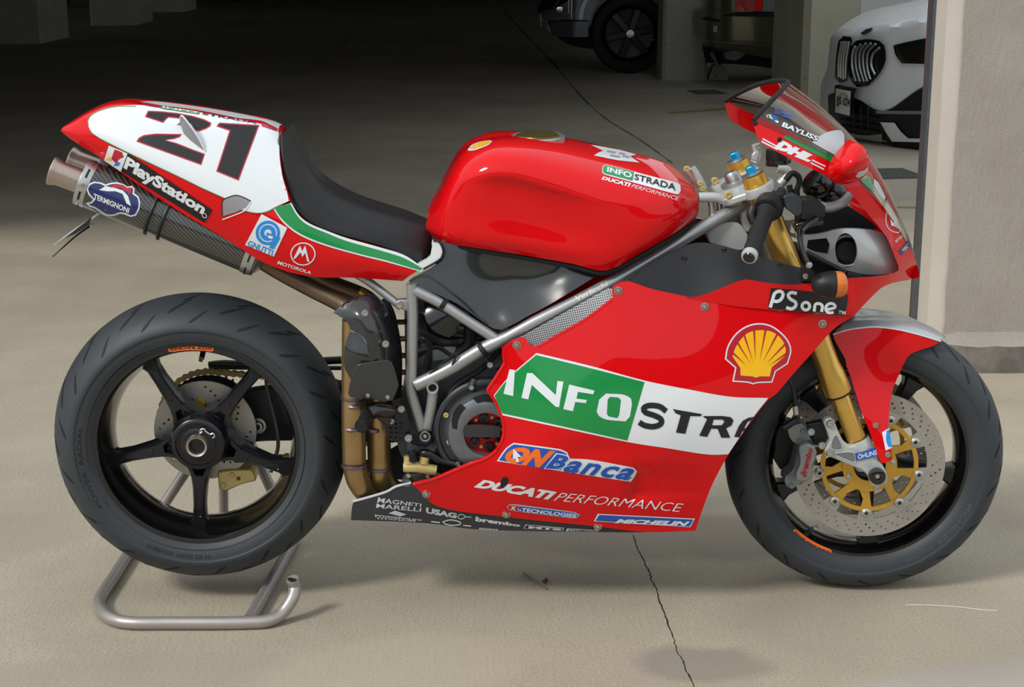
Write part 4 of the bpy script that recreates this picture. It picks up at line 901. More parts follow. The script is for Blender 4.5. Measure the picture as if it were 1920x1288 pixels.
mat('chain', 'b09a66', .4, metal=.6, noise=.2, nscale=80)
while s < ds[-1]-.016:
    a, b = onp(s), onp(s+.0159); vis = True
    if proto is None: o = proto = link_mesh().build('link', 'chain', chain)
    else: o = proto.copy(); COL.objects.link(o); o.parent = chain
    d = (b-a); o.location = a; o.rotation_euler = (0, -math.atan2(d.z, d.x), 0)
    o.location.y += .0 if i % 2 == 0 else .0018
    s += .0159; i += 1
MB().tube([P(391, 683, .12), P(420, 682, .12), P(480, 683, .12), P(640, 675, .12)], [.006, .0085, .0085, .0085], 10).build('chain_guard', 'plastic', bike)
MB().tube([P(392, 688, .13), P(430, 689, .13), P(640, 690, .13)], .005, 8).build('chain_guard_rail', 'plastic', bike)
swing = panel('swingarm', [(420, 760), (455, 738), (520, 728), (600, 722), (720, 735), (800, 755), (812, 800), (790, 830), (640, 828), (540, 826), (470, 830), (430, 850), (395, 830), (395, 780)], Depth([(420, 780, .095), (470, 780, .085), (560, 770, .075), (700, 780, .06), (800, 790, .02), (560, 735, .085), (560, 825, .085), (410, 840, .1)]), 'navy_black', bike, th=.04, label='dark single-sided swingarm')
MB().lathe([(.017, -.004), (.017, 0)], P(485, 796, .078), AX, 24).add(*_disc(P(485, 796, .074), (0, -1, 0), .009, 0)).build('adjuster', 'alu', swing)
for rr, mm in ((.0175, 'alu'), (.0125, 'navy_black'), (.0105, 'alu'), (.006, 'rubber_dark')):
    MB().lathe([(0, -.0135+rr*.3-.006*(rr < .011)-.004), (rr, -.0135+rr*.3-.006*(rr < .011)-.004), (rr, 0)], P(485, 796, .08), AX, 24).build('adjuster_ring', mm, swing)
rcal = plate('rear_caliper', [(408, 885), (425, 882), (470, 880), (478, 890), (480, 902), (455, 908), (440, 914), (425, 921), (412, 918), (409, 905)], .03, .05, 'gold_cal', bike, bevel=.003)
bolt(P(419, 910, .03), .007, rcal, 'gold_cal'); bolt(P(435, 891, .03), .006, rcal, 'gold_cal'); bolt(P(447, 897, .03), .0045, rcal, 'bronze')
plate('caliper_bracket', [(428, 830), (450, 822), (473, 830), (476, 845), (468, 868), (440, 868), (428, 850)], .03, .012, 'navy_black', bike, holes=[circ2(446, 852, 3), circ2(455, 846, 2.5)], bevel=.002)
MB().tube([P(499, 712, .06), P(502, 735, .06), P(512, 772, .055), P(520, 810, .05), P(521, 840, .05), P(514, 862, .05), P(508, 885, .05)], .0042, 8).build('rear_brake_hose', 'alu_dark', bike)
# ------------------------------------------------------------------ exhaust
def silencer(sgn):
    q = lambda u, v, y=-.076: (lambda p: Vector((p.x, p.y*sgn, p.z)))(P(u, v, y))
    s_ = empty('silencer', bike); s_['label'] = 'carbon-wrapped silencer' 
    a, b = q(155, 341), q(488, 478); d = (b-a).normalized(); r = .0462
    sl = MB().tube([a, b], r, 40, smooth=False)
    if sgn == 1: reg('sil', sl.v, sl.f)
    sl.build('sleeve', 'carbon_wrap', s_)
    def band(t0, t1, rr, m, nm='band'):
        L = (b-a).length; p0 = a+d*t0; return MB().lathe([(rr-.004, -.001), (rr-.0005, -.001), (rr, .0008), (rr, t1-t0-.0008), (rr-.0005, t1-t0+.001), (rr-.004, t1-t0+.001)], p0, d, 48).build(nm, m, s_)
    e = band(.000, .019, r+.0016, 'alu', 'end_ring'); L = (b-a).length; band(L-.026, L-.006, r+.0014, 'alu', 'front_ring')
    MB().lathe([(.0, 0), (.030, -.002), (.040, 0), (r, .006)], a, d, 40).build('end_cap', 'tip', s_)
    MB().lathe([(r, 0), (.040, .006), (.030, .014), (.0, .016)], b-d*.004, d, 40).build('front_cap', 'tip', s_)
    t0 = q(100, 321, -.078); dd = (a-t0).normalized()
    MB().lathe([(.0195, .05), (.0195, .005), (.0225, -.002), (.0285, -.0045), (.0295, -.003), (.0280, .004), (.0250, .012), (.0250, .062)], t0, dd, 36).build('outlet', 'tip', s_)
    MB().lathe([(0, .045), (.0195, .045)], t0, dd, 20).build('bore', 'rubber_dark', s_)
    for t in (.152, .179): MB().lathe([(r-.002, -.0042), (r+.004, -.003), (r+.0055, 0), (r+.004, .003), (r-.002, .0042)], a+d*t, d, 44).build('strap', 'plastic', s_)
    if sgn == 1:
        x = d.orthogonal().normalized(); y = d.cross(x)
        for k in range(12):
            an = k*math.pi/6+.1; rd_ = x*math.cos(an)+y*math.sin(an); tg = d.cross(rd_)
            for base_, off in ((a+d*.0095, 0),):
                c_ = base_+rd_*(r+.002)
                if k % 2: MB().add([c_+tg*.010+d*.0022, c_+tg*.010-d*.0022, c_-tg*.010-d*.0022, c_-tg*.010+d*.0022], [(0, 1, 2, 3)]).build('slot', 'rubber_dark', e)
                else: MB().lathe([(0, .002), (.0026, .0018), (.003, 0)], c_, rd_, 10).build('rivet', 'steel', e)
        for k in (0, 1, 2):
            an = R(60*k); pass
        fr_ = a+d*(L-.016)
        for k in range(8):
            an = k*math.pi/4; rd_ = x*math.cos(an)+y*math.sin(an); tg = d.cross(rd_); c_ = fr_+rd_*(r+.0018)
            MB().add([c_+tg*.011+d*.002, c_+tg*.011-d*.002, c_-tg*.011-d*.002, c_-tg*.011+d*.002], [(0, 1, 2, 3)]).build('slot', 'rubber_dark', s_)
    return s_
sil = silencer(1); silencer(-1)
# maker's badge
tb = cA((328, 775), (345, 740), (385, 722), (440, 730), (470, 745), (500, 735), (560, 728), (610, 745), (635, 762), (670, 755), (690, 780), (685, 810), (720, 835), (732, 880), (725, 930), (700, 975), (660, 985), (615, 965), (580, 960), (540, 975), (480, 975), (430, 945), (390, 920), (350, 905), (322, 880), (365, 872), (380, 855), (345, 820))
eb = decal('maker_badge', [tb], 'sil', 'white', sil, 1, 8, True)
decal('badge_blue', [grow(outline(tb, 6), -3.0)], 'sil', 'navy', eb, 2, 7)
decal('badge_red', [cA((500, 768), (540, 745), (600, 750), (640, 775), (625, 800), (585, 775), (540, 770))], 'sil', 'crimson', eb, 3, 6, True); decal('badge_dot', [cA((628, 790), (645, 768), (665, 775), (665, 800), (645, 822))], 'sil', 'crimson', eb, 3, 6, True)
decal('badge_white', [cA((425, 785), (470, 758), (520, 765), (600, 790), (640, 830), (665, 905), (630, 885), (600, 815), (545, 795), (490, 795))], 'sil', 'white', eb, 3, 6)
text('lettering', 'TERMIGNONI', cA((385, 808), (655, 920), (645, 958), (383, 848)), 'sil', 'white', eb, 3, bold=.025)
# link pipe and headers
def pipe(name, pts, r, m, y, parent=bike): return MB().tube([P(a, b, yy) for (a, b), yy in zip(pts, y)], r, 22, sub=8).build(name, m, parent)
ex_root = empty('exhaust_headers', bike); ex_root['label'] = 'bronze-tinted titanium header pipes'
pipe('link_pipe', [(490, 490), (530, 513), (585, 542), (640, 570), (668, 592), (672, 640)], [.016, .017, .0175, .018, .020, .022], 'pipe_brown', [-.076, -.08, -.085, -.10, -.115, -.13], ex_root)
pipe('link_pipe', [(500, 470), (560, 500), (620, 530), (690, 560), (720, 600)], .017, 'pipe_brown', [.076, .06, .04, .02, 0], ex_root)
pipe('header_pipe', [(664, 600), (663, 700), (663, 800), (664, 850), (666, 880), (676, 908), (697, 928), (735, 938), (790, 940)], .0246, 'titan', [-.135, -.135, -.135, -.132, -.125, -.112, -.09, -.07, -.06], ex_root)
pipe('header_pipe', [(712, 700), (711, 790), (711, 850), (713, 882), (722, 906), (742, 924), (775, 935), (830, 935)], .0246, 'titan', [-.10, -.10, -.10, -.098, -.09, -.075, -.06, -.05], ex_root)
for (a, b), yy, mm in [((663, 745), -.135, 'titan_blue'), ((664, 872), -.134, 'titan_blue'), ((712, 877), -.10, 'titan_blue'), ((711, 752), -.10, 'titan_blue')]:
    p0 = P(a, b, yy); MB().lathe([(.0243, -.004), (.0262, -.003), (.0268, 0), (.0262, .003), (.0243, .004)], p0, (0, 0, 1), 30).build('weld_ring', mm, ex_root)
for a, b, yy in [(664, 763, -.163), (660, 806, -.163), (701, 808, -.128)]:
    MB().tube([P(a-9, b, yy+.004), P(a, b+1, yy), P(a+9, b, yy+.004)], .0045, 8).build('spring_tab', 'titan_blue', ex_root)
# heat shields
hs = panel('heat_shield', cF((20, 385), (60, 350), (95, 318), (200, 262), (260, 248), (320, 252), (420, 330), (490, 440), (525, 600), (537, 760), (530, 1020), (470, 1040), (280, 1000), (290, 760), (278, 640), (250, 570), (190, 530), (150, 520), (120, 450)), Depth([(625, 585, -.150), (660, 565, -.150), (697, 553, -.135), (725, 572, -.125), (745, 610, -.118), (754, 680, -.115), (752, 740, -.118), (700, 620, -.186), (712, 690, -.184), (705, 740, -.178), (670, 590, -.178), (657, 620, -.168), (690, 735, -.172)]), 'carbon', bike, th=.003, grid=9, label='carbon-fibre exhaust heat shield')
bolt(P(*cF((258, 385))[0], -.176), .0078, hs); bolt(P(*cF((412, 618))[0], -.176), .0078, hs)
panel('heat_shield_flank', cF((150, 520), (215, 545), (265, 600), (280, 680), (300, 780), (280, 900), (160, 900), (110, 815), (98, 760), (105, 650), (125, 570)), Depth([(657, 620, -.162), (687, 640, -.172), (645, 690, -.158), (665, 665, -.178), (660, 705, -.165), (650, 645, -.165)]), 'carbon', hs, th=.003, grid=9)
MB().tube([P(u, v, -.172) for u, v in cF((150, 520), (215, 545), (265, 600), (280, 680), (285, 745))], .0016, 6).build('shield_seam', 'duct_grey', hs)
hpl = plate('heel_plate', cF((158, 860), (200, 778), (240, 765), (425, 740), (455, 755), (475, 800), (510, 930), (500, 965), (465, 1040), (440, 1048), (150, 1022), (130, 990)), -.196, .004, 'carbon', bike, bevel=.0012, label='carbon heel guard')
for q in ((280, 1005), (428, 1018)): bolt(P(*cF(q)[0], -.196), .0045, hpl)
# ------------------------------------------------------------------ rear-set footrest
rs = empty('footrest', bike); rs['label'] = 'black machined rider footrest with perforated plate'
MB().tube([P(*cG((440, 350))[0], -.165), P(*cG((330, 345))[0], -.185), P(*cG((270, 375))[0], -.20)], [.015, .017, .017], 14).build('carrier_arm', 'black_gloss', rs)
MB().tube([P(*cG((300, 330))[0], -.185), P(*cG((420, 420))[0], -.16)], .012, 10, smooth=False).build('carrier_arm', 'black_gloss', rs)
MB().tube([P(*cG((265, 370))[0], -.19), P(*cG((250, 410))[0], -.24), P(*cG((232, 462))[0], -.285)], [.0125, .0125, .0130], 14).build('peg', 'plastic', rs)
MB().lathe([(0, -.004), (.011, -.003), (.014, .004), (.014, .010)], P(*cG((225, 470))[0], -.290), P(*cG((250, 410))[0], -.24)-P(*cG((232, 462))[0], -.285), 16).build('peg_end', 'plastic', rs)
hl = [circ2(620+x/3.902, 680+y/3.902, 2.6, 8) for x, y in ((440, 480), (478, 478), (515, 475), (445, 512), (482, 512), (518, 512), (440, 546), (478, 548), (515, 550), (512, 440), (475, 445))]
plate('hanger_plate', cG((395, 465), (450, 430), (470, 330), (540, 320), (570, 400), (580, 520), (590, 575), (545, 580), (430, 570)), -.155, .007, 'black_satin', rs, holes=hl, bevel=.0015)
for q, r_ in (((448, 352), .0068), ((445, 427), .0062), ((517, 337), .0078), ((570, 550), .0085)): bolt(P(*cG(q)[0], -.165), r_, rs)
# ------------------------------------------------------------------ frame
fr = empty('trellis_frame', bike); fr['label'] = 'grey steel trellis frame'
def ft(pts, r, nm='frame_tube', key=None):
    mb = MB().tube([P(*q) for q in pts], r, 20)
    if key: reg(key, mb.v, mb.f)
    return mb.build(nm, 'frame', fr)
ft([(1395, 382, -.060), (1326, 421, -.085), (1193, 503, -.125), (1105, 553, -.148), (1001, 605, -.160), (945, 636, -.163)], .0137, key='tube1')
ft([(948, 634, -.163), (907, 653, -.163), (870, 675, -.160), (832, 697, -.155), (780, 722, -.146)], .0137)
ft([(778, 545, -.146), (825, 568, -.150), (870, 597, -.156), (928, 634, -.160)], .0108)
ft([(772, 532, -.143), (774, 600, -.143), (772, 690, -.143), (770, 728, -.143), (780, 765, -.141), (797, 815, -.138)], .0112)
ft([(812, 733, -.150), (808, 765, -.148), (800, 806, -.142)], .0108)
ft([(640, 500, -.09), (685, 524, -.10), (737, 563, -.115), (752, 575, -.12)], .0085)
MB().lathe([(.0085, .012), (.0085, -.006), (.0120, -.007), (.0125, -.004), (.0125, .03)], P(811, 726, -.160), AX, 28).build('tube_socket', 'frame', fr)
MB().lathe([(0, 0), (.0085, 0)], P(811, 726, -.156), AX, 20).build('socket_bore', 'rubber_dark', fr)
for q in ((832, 570), (870, 595)):
    a, b = P(q[0]-4, q[1]-2.5, -.150), P(q[0]+4, q[1]+2.5, -.151); MB().tube([a, b], .0125, 16, smooth=False).build('rubber_band', 'rubber_dark', fr)
MB().tube([P(902, 658, -.163), P(910, 652, -.163)], .0155, 16, smooth=False).build('rubber_band', 'rubber_dark', fr)
MB().tube([P(908, 665, -.17), P(915, 680, -.165), P(917, 688, -.16)], .004, 8).build('rubber_band', 'rubber_dark', fr)
bolt(P(919, 684, -.168), .0065, fr)
plate('frame_lug', cF((480, 310), (520, 290), (590, 290), (590, 380), (560, 370), (510, 350)), -.145, .02, 'frame', fr, bevel=.002); bolt(P(*cF((515, 328))[0], -.148), .0072, fr)
pv = MB().lathe([(0, -.012), (.009, -.012), (.010, -.010), (.0125, -.010), (.0135, -.004), (.0135, .02)], P(797, 818, -.160), AX, 30).build('swingarm_pivot', 'black_gloss', fr)
MB().lathe([(.0085, -.0005), (.0105, -.001), (.0105, .001)], P(797, 818, -.172), AX, 24).build('pivot_ring', 'alu', fr); MB().lathe([(0, -.002), (.003, -.002), (.004, 0)], P(797, 818, -.172), AX, 12).build('pivot_bolt', 'alu', fr)
text('lettering', 'Verlicchi', cC((1008, 1142), (1212, 1043), (1222, 1070), (1018, 1172)), 'tube1', 'oem_white', fr, 1, bold=.02)
# ------------------------------------------------------------------ carbon side cover
cov = [(824, 452), (869, 463), (928, 472), (1016, 487), (1075, 498), (1125, 508), (1119, 516), (1093, 533), (1025, 574), (987, 594), (970, 604), (940, 618), (925, 616), (895, 596), (860, 571), (810, 548), (780, 538), (766, 527), (784, 516), (808, 503), (828, 488), (831, 470)]
cvd = Depth([(824, 452, -.120), (928, 472, -.128), (1016, 487, -.130), (1125, 508, -.138), (766, 527, -.136), (810, 520, -.140), (860, 560, -.148), (925, 613, -.160), (945, 605, -.166), (1000, 580, -.160), (1060, 545, -.155), (870, 500, -.132), (930, 530, -.128), (990, 530, -.128), (1040, 520, -.132), (900, 570, -.146), (940, 575, -.148)])
sc_ = panel('airbox_cover', cov, cvd, 'carbon', bike, th=.003, grid=9, key='cover', mirror=True, label='glossy carbon-fibre airbox cover')
MB().tube([P(u, v, cvd(u, v)-.001) for u, v in cF((590, 152), (640, 118), (720, 110), (790, 150), (900, 230), (1010, 320), (1100, 410), (1180, 470))], .0022, 8).build('cover_rib', 'carbon', sc_)
# tank underside trim
MB().tube([P(u, v, y+.012) for u, v, y in [(805, 441, -.06), (835, 456, -.115), (900, 469, -.145), (990, 484, -.150), (1070, 498, -.158), (1137, 511, -.165), (1200, 480, -.165), (1260, 446, -.145), (1305, 415, -.09)]], .006, 8).build('tank_seal', 'rubber_dark', bike)
# ------------------------------------------------------------------ engine
en = empty('engine', bike); en['label'] = 'dark V-twin engine block'
plate('crankcase', [(765, 690), (830, 640), (900, 640), (960, 660), (1010, 700), (1020, 860), (960, 890), (880, 900), (800, 890), (760, 870), (745, 830), (750, 760)], -.10, .20, 'engine', en, bevel=.01)
plate('rear_cylinder', [(780, 560), (830, 545), (900, 580), (940, 640), (900, 690), (830, 690), (785, 640)], -.07, .14, 'engine', en, bevel=.008)
for k in range(6):
    v0 = 585+k*15; plate('cooling_fin', [(790, v0), (900, v0+18), (900, v0+23), (790, v0+5)], -.078, .156, 'engine_light', en, smooth_outline=False)
plate('front_cylinder', [(950, 660), (1250, 740), (1290, 850), (1250, 900), (1000, 860)], -.09, .18, 'engine', en, bevel=.01)
panel('gearbox_cover', cG((560, 560), (600, 600), (700, 620), (800, 560), (830, 430), (850, 330), (940, 230), (1000, 170), (1150, 120), (1250, 200), (1250, 700), (1100, 730), (900, 720), (700, 690), (560, 640)), lambda u, v: -.125, 'engine_light', en, th=.03, grid=0)
# timing/clutch cover
cc = P(912, 806, -.15)
MB().lathe([(.108, .02), (.108, -.004), (.104, -.008), (.098, -.008), (.096, -.002), (.088, -.002), (.086, -.010), (.080, -.012)], cc, AX, 64).build('clutch_flange', 'engine', en)
clc = MB().lathe([(.081, -.004), (.081, -.018), (.077, -.028), (.066, -.034), (.052, -.035), (.046, -.033), (.045, -.028), (.045, -.012)], cc, AX, 64).build('clutch_cover', 'clutch_grey', en, label='vented grey clutch cover')
MB().lathe([(0, -.014), (.046, -.014)], cc, AX, 40).build('clutch_plate', 'ring_red', en)
for k in range(6):
    a = R(100+60*k); d = Vector((math.cos(a), 0, math.sin(a))); q = cc+d*.031
    MB().lathe([(0, -.017), (.004, -.017), (.0045, -.021), (.0095, -.021), (.0105, -.014)], q, AX, 16).build('spring_cap', 'black_satin', en)
    a = R(130+60*k); d = Vector((math.cos(a), 0, math.sin(a))); bolt(cc+d*.033+AX*-.014, .0038, en, 'gold_cal')
MB().lathe([(0, -.018), (.010, -.018), (.014, -.016), (.016, -.014)], cc, AX, 20).build('clutch_centre', 'black_satin', en)
q = cG((965, 505), (975, 458), (1100, 455), (1240, 470), (1240, 545), (1100, 545), (985, 545)); plate('cover_bridge', q, cc.y-.034, .005, 'carbon_matt', clc)
for pts in (cG((890, 480), (885, 420), (905, 350), (950, 300), (985, 330), (950, 380), (930, 440), (925, 490)), cG((1040, 260), (1100, 235), (1200, 230), (1200, 290), (1120, 285), (1070, 295))):
    plate('cover_window', pts, cc.y-.0345, .002, 'rubber_dark', clc)
for q_ in ((1030, 180), (845, 383), (868, 580), (932, 742)): bolt(P(*cG(q_)[0], -.160), .0058, en, 'gold_cal' if q_[0] < 900 else 'alu')
MB().tube([P(*cG((1050, 130))[0], -.15), P(*cG((1030, 175))[0], -.158)], .008, 10).build('cover_boss', 'engine', en)
# hoses and black boxes behind the frame
MB().tube([P(950, 640, -.13), P(905, 690, -.14), P(858, 720, -.145), P(836, 755, -.145), P(828, 800, -.14), P(826, 840, -.14), P(815, 860, -.135)], .0062, 10).build('coolant_hose', 'rubber_dark', en)
MB().tube([P(826, 790, -.13), P(822, 830, -.13), P(810, 850, -.125), P(790, 860, -.12)], .008, 10).build('oil_hose', 'engine_light', en)
panel('expansion_bottle', cF((700, 330), (760, 325), (900, 360), (970, 430), (960, 520), (890, 570), (800, 540), (730, 470), (705, 400)), Depth([(795, 572, -.125), (840, 590, -.142), (860, 615, -.13), (830, 605, -.145), (800, 590, -.138)]), 'black_gloss', en, th=.05, grid=8)
for pts, r_ in [([(790, 620), (830, 640), (860, 640)], .010), ([(880, 600), (880, 640), (860, 660)], .012), ([(780, 660), (820, 650), (850, 665), (880, 650)], .007), ([(785, 590), (805, 640), (800, 690)], .008), ([(930, 690), (960, 670), (1000, 660)], .006), ([(720, 560), (735, 590), (745, 640)], .007)]:
    MB().tube([P(u, v, -.10) for u, v in pts], r_, 8).build('hose', 'rubber_dark', en)
plate('starter_motor', cF((750, 650), (900, 630), (950, 640), (940, 690), (880, 740), (760, 760)), -.105, .05, 'engine_light', en, bevel=.004)
MB().tube([P(*cF((740, 850))[0], -.158), P(*cF((830, 770))[0], -.165), P(*cF((940, 690))[0], -.17), P(*cF((930, 740))[0], -.172), P(*cF((860, 850))[0], -.16), P(*cF((760, 860))[0], -.16)], .0022, 6).build('cable', 'rubber_dark', en)
# rear shock spring behind the heat shield
sh = empty('rear_shock', bike); mat('copper', '5a3a2a', .35, metal=.7)
hx = []
for i in range(70): a = i*.55; hx.append(Vector((-.215+.03*math.cos(a)+.0*i, .0+.03*math.sin(a), .40+.0032*i)))
MB().tube(hx, .0055, 8, smooth=False).build('spring', 'copper', sh); MB().cyl((-.215, 0, .37), (-.215, 0, .63), .012, 12).build('damper', 'alu_dark', sh)
MB().tube([P(672, 548, -.06), P(715, 580, -.06)], .012, 10).build('remote_adjuster', 'gold', sh)
# brake master cylinder
bm_ = empty('rear_master_cylinder', bike); bm_['label'] = 'gold rear brake master cylinder'
MB().tube([P(*cG((535, 760))[0], -.15), P(*cG((640, 765))[0], -.152), P(*cG((770, 790))[0], -.15)], .0115, 14).build('cylinder_body', 'gold_cal', bm_)
MB().tube([P(*cG((570, 740))[0], -.152), P(*cG((572, 680))[0], -.15)], .0105, 12).build('inlet', 'gold_cal', bm_); MB().tube([P(*cG((680, 740))[0], -.152), P(*cG((690, 690))[0], -.15)], .010, 12).build('inlet', 'gold_cal', bm_)
MB().tube([P(*cG((590, 640))[0], -.155), P(*cG((600, 690))[0], -.16), P(*cG((600, 720))[0], -.16)], .0075, 10).build('banjo', 'rubber_dark', bm_)
MB().tube([P(*cG((620, 690))[0], -.14), P(*cG((700, 660))[0], -.15), P(*cG((820, 720))[0], -.15), P(*cG((930, 745))[0], -.155)], .0085, 10).build('brake_pedal', 'black_satin', bm_)
plate('cylinder_mount', cG((525, 850), (560, 810), (780, 800), (790, 840), (620, 890), (560, 900)), -.14, .012, 'alu_dark', bm_, bevel=.002)
for q_ in ((570, 825), (710, 832), (785, 820)): bolt(P(*cG(q_)[0], -.153), .005, bm_)
MB().lathe([(0, -.01), (.009, -.01), (.011, -.004), (.011, .01)], P(*cG((560, 870))[0], -.145), AX, 18).build('pedal_pivot', 'alu_dark', bm_)
# number plate bracket under the tail
npb = empty('plate_bracket', bike); npb['label'] = 'licence plate on a thin bracket under the tail'
q0 = [P(*cA((75, 1198))[0], -.05), P(*cA((395, 960))[0], -.05), P(*cA((440, 940))[0], -.05)]
a, b = P(*cA((78, 1196))[0], -.085), P(*cA((445, 952))[0], -.085); w_ = Vector((.0, .17, .0)); nn = Vector((.006, 0, .010))
MB().add([a, b, b+w_, a+w_, a-nn*.15, b-nn*.15, b+w_-nn*.15, a+w_-nn*.15], [(0, 1, 2, 3), (7, 6, 5, 4), (0, 4, 5, 1), (1, 5, 6, 2), (2, 6, 7, 3), (3, 7, 4, 0)]).build('number_plate', 'gray_sticker', npb, smooth=False)
MB().tube([P(*cA((75, 1285))[0], -.06), P(*cA((250, 1130))[0], -.06), P(*cA((370, 1045))[0], -.06)], [.0012, .002, .003], 6).build('bracket_rod', 'plastic', npb)
MB().add([P(*c_, -.088) for c_ in cA((160, 1150), (300, 1040), (370, 985), (350, 1045), (250, 1110))], [(0, 1, 2, 3, 4)]).build('plate_print', 'lettering', npb, smooth=False)
bolt(P(*cA((365, 1050))[0], -.07), .004, npb)
# ------------------------------------------------------------------ side fairing
side = [(945, 650), (958, 640), (975, 632), (986, 635), (992, 646), (1005, 650), (1050, 625), (1100, 596), (1149, 559), (1147, 545), (1152, 535), (1163, 529), (1178, 527), (1223, 542), (1287, 556), (1340, 568), (1405, 577), (1500, 586), (1602, 592), (1580, 605), (1562, 618), (1540, 642), (1518, 667), (1490, 698), (1457, 737), (1442, 748), (1416, 780), (1390, 817), (1366, 852), (1350, 880), (1333, 914), (1318, 953), (1304, 995), (1255, 997), (1200, 997), (1121, 987), (1010, 976), (938, 968), (851, 957), (812, 945), (797, 931), (775, 908), (794, 903), (812, 899), (838, 888), (876, 872), (915, 857), (935, 839), (945, 813), (943, 788), (930, 754), (915, 731), (937, 697), (947, 680), (945, 665)]
sdd = Depth([(945, 650, -.195), (986, 637, -.195), (1005, 655, -.203), (1100, 600, -.203), (1150, 550, -.198), (1287, 556, -.197), (1400, 577, -.198), (1500, 586, -.190), (1602, 592, -.165), (1540, 645, -.186), (1470, 740, -.205), (1410, 835, -.205), (1345, 925, -.185), (1303, 995, -.165), (1200, 997, -.168), (1010, 978, -.166), (850, 957, -.160), (775, 908, -.165), (850, 884, -.190), (935, 840, -.205), (945, 800, -.208), (915, 731, -.203), (940, 690, -.200),
             (1050, 750, -.232), (1150, 800, -.238), (1250, 820, -.236), (1350, 750, -.226), (1250, 680, -.226), (1150, 650, -.222), (1400, 660, -.210), (1000, 880, -.222), (1100, 900, -.216), (1250, 925, -.200), (1050, 690, -.218)])
cr_ = [Vector((1120, 842)), Vector((1165, 845))]
def sdd2(u, v):
    """dent behind the vent and shallow pocket above the lower lettering"""
    y = sdd(u, v)
    t = np.clip((u-1182-(v-890)*-.18)/6, 0, 1); s_ = np.clip((v-868)/25, 0, 1)*np.clip((938-(u-1185)*.02-v)/8, 0, 1); f = np.clip(1-(u-1190)/150, 0, 1)
    y += .012*t*s_*f
    y += .006*math.exp(-((u-1120)/45)**2-((v-843)/14)**2)
    return y
sf = panel('side_fairing', side, sdd2, 'red', bike, th=.004, grid=10, step=8, key='side', mirror=True, label='red lower side fairing')
FK = ['side']
# rolled rear lip
lip = [(775, 908), (794, 903), (812, 899), (838, 888), (876, 872), (915, 857), (935, 839), (945, 813), (943, 788), (930, 754), (915, 731), (937, 697), (947, 680), (945, 665), (945, 650)]
MB().tube([P(u, v, sdd(u, v)+.002) for u, v in outline(lip, 9, closed=False)], .0042, 8, sub=2).build('fairing_lip', 'red', sf)
MB().tube([P(u, v, sdd(u, v)+.002) for u, v in [(1008, 651), (1050, 627), (1100, 598), (1148, 562)]], .0035, 8).build('fairing_lip', 'red', sf)
# vents: mesh strip between frame and fairing
mat('mesh_fine', '9a9b9c', .45, metal=.6)
nt, N, L, b = nodes(MATS['mesh_fine']); tc = N.new('ShaderNodeTexCoord'); ck = N.new('ShaderNodeTexChecker'); ck.inputs['Scale'].default_value = 330; ck.inputs[1].default_value = lin('b9babb'); ck.inputs[2].default_value = lin('55565a')
mpn = N.new('ShaderNodeMapping'); mpn.inputs['Rotation'].default_value = (0, R(-32), 0); sp_ = N.new('ShaderNodeSeparateXYZ'); cb_ = N.new('ShaderNodeCombineXYZ'); L.new(tc.outputs['Object'], mpn.inputs[0]); L.new(mpn.outputs[0], sp_.inputs[0]); L.new(sp_.outputs[0], cb_.inputs[0]); L.new(sp_.outputs[2], cb_.inputs[1]); L.new(cb_.outputs[0], ck.inputs['Vector']); L.new(ck.outputs['Color'], b.inputs['Base Color'])
panel('vent_mesh', [(975, 632), (1060, 585), (1140, 540), (1152, 542), (1149, 562), (1100, 600), (1050, 628), (1003, 655), (985, 645)], Depth([(975, 632, -.18), (1152, 542, -.175), (1003, 652, -.185), (1149, 562, -.185)]), 'mesh_fine', sf, th=.002, grid=0)
# white and green band
band = outline(cH((350, 138), (700, 222), (1018, 308), (1300, 365), (1550, 408), (1782, 416)), 8, closed=False)+outline(cH((1782, 418), (1694, 530), (1612, 650), (1536, 764)), 8, closed=False)+outline(cH((1536, 764), (1400, 764), (1150, 725), (915, 688), (500, 600), (135, 522)), 8, closed=False)+outline(cH((135, 522), (110, 460), (85, 400), (180, 285), (350, 138)), 8, closed=False)
bnd = decal('sponsor_band', [[q for i, q in enumerate(band) if i == 0 or (abs(q[0]-band[i-1][0])+abs(q[1]-band[i-1][1])) > .5]], FK, 'white', sf, 1, 10)
decal('green_field', [outline(cH((348, 150), (700, 236), (1018, 318), (965, 500), (912, 678), (500, 588), (138, 510), (112, 455), (90, 402), (182, 292), (348, 150)), 8, 30)], FK, 'green', bnd, 2, 10)
letters_w = [cH((183, 238), (217, 243), (206, 404), (146, 389)), cH((292, 262), (325, 262), (470, 398), (480, 311), (517, 315), (490, 472), (470, 470), (322, 335), (300, 424), (258, 415)), cH((553, 333), (709, 370), (701, 393), (606, 378), (598, 420), (662, 428), (655, 447), (590, 440), (575, 497), (516, 484))]
for l_ in letters_w: decal('lettering', [l_], FK, 'white', bnd, 3, 8)
decal('lettering', [outline(cH((780, 388), (890, 395), (935, 420), (940, 450), (928, 530), (900, 560), (780, 548), (735, 525), (722, 500), (738, 425)), 6, 30)], FK, 'white', bnd, 3, 8, holes=[cH((805, 408), (855, 412), (873, 428), (862, 520), (850, 540), (798, 530), (785, 515), (790, 425))])
line('lettering', [stroke(cH((1152, 498), (1110, 468), (1045, 462), (1012, 480), (1025, 505), (1075, 522), (1118, 545), (1118, 575), (1075, 592), (1020, 585), (985, 565)), 10.5)], FK, 'lettering', bnd, 3)
decal('lettering', [cH((1193, 484), (1375, 515), (1362, 528), (1300, 527), (1270, 636), (1212, 628), (1242, 522), (1210, 510))], FK, 'lettering', bnd, 3, 8)
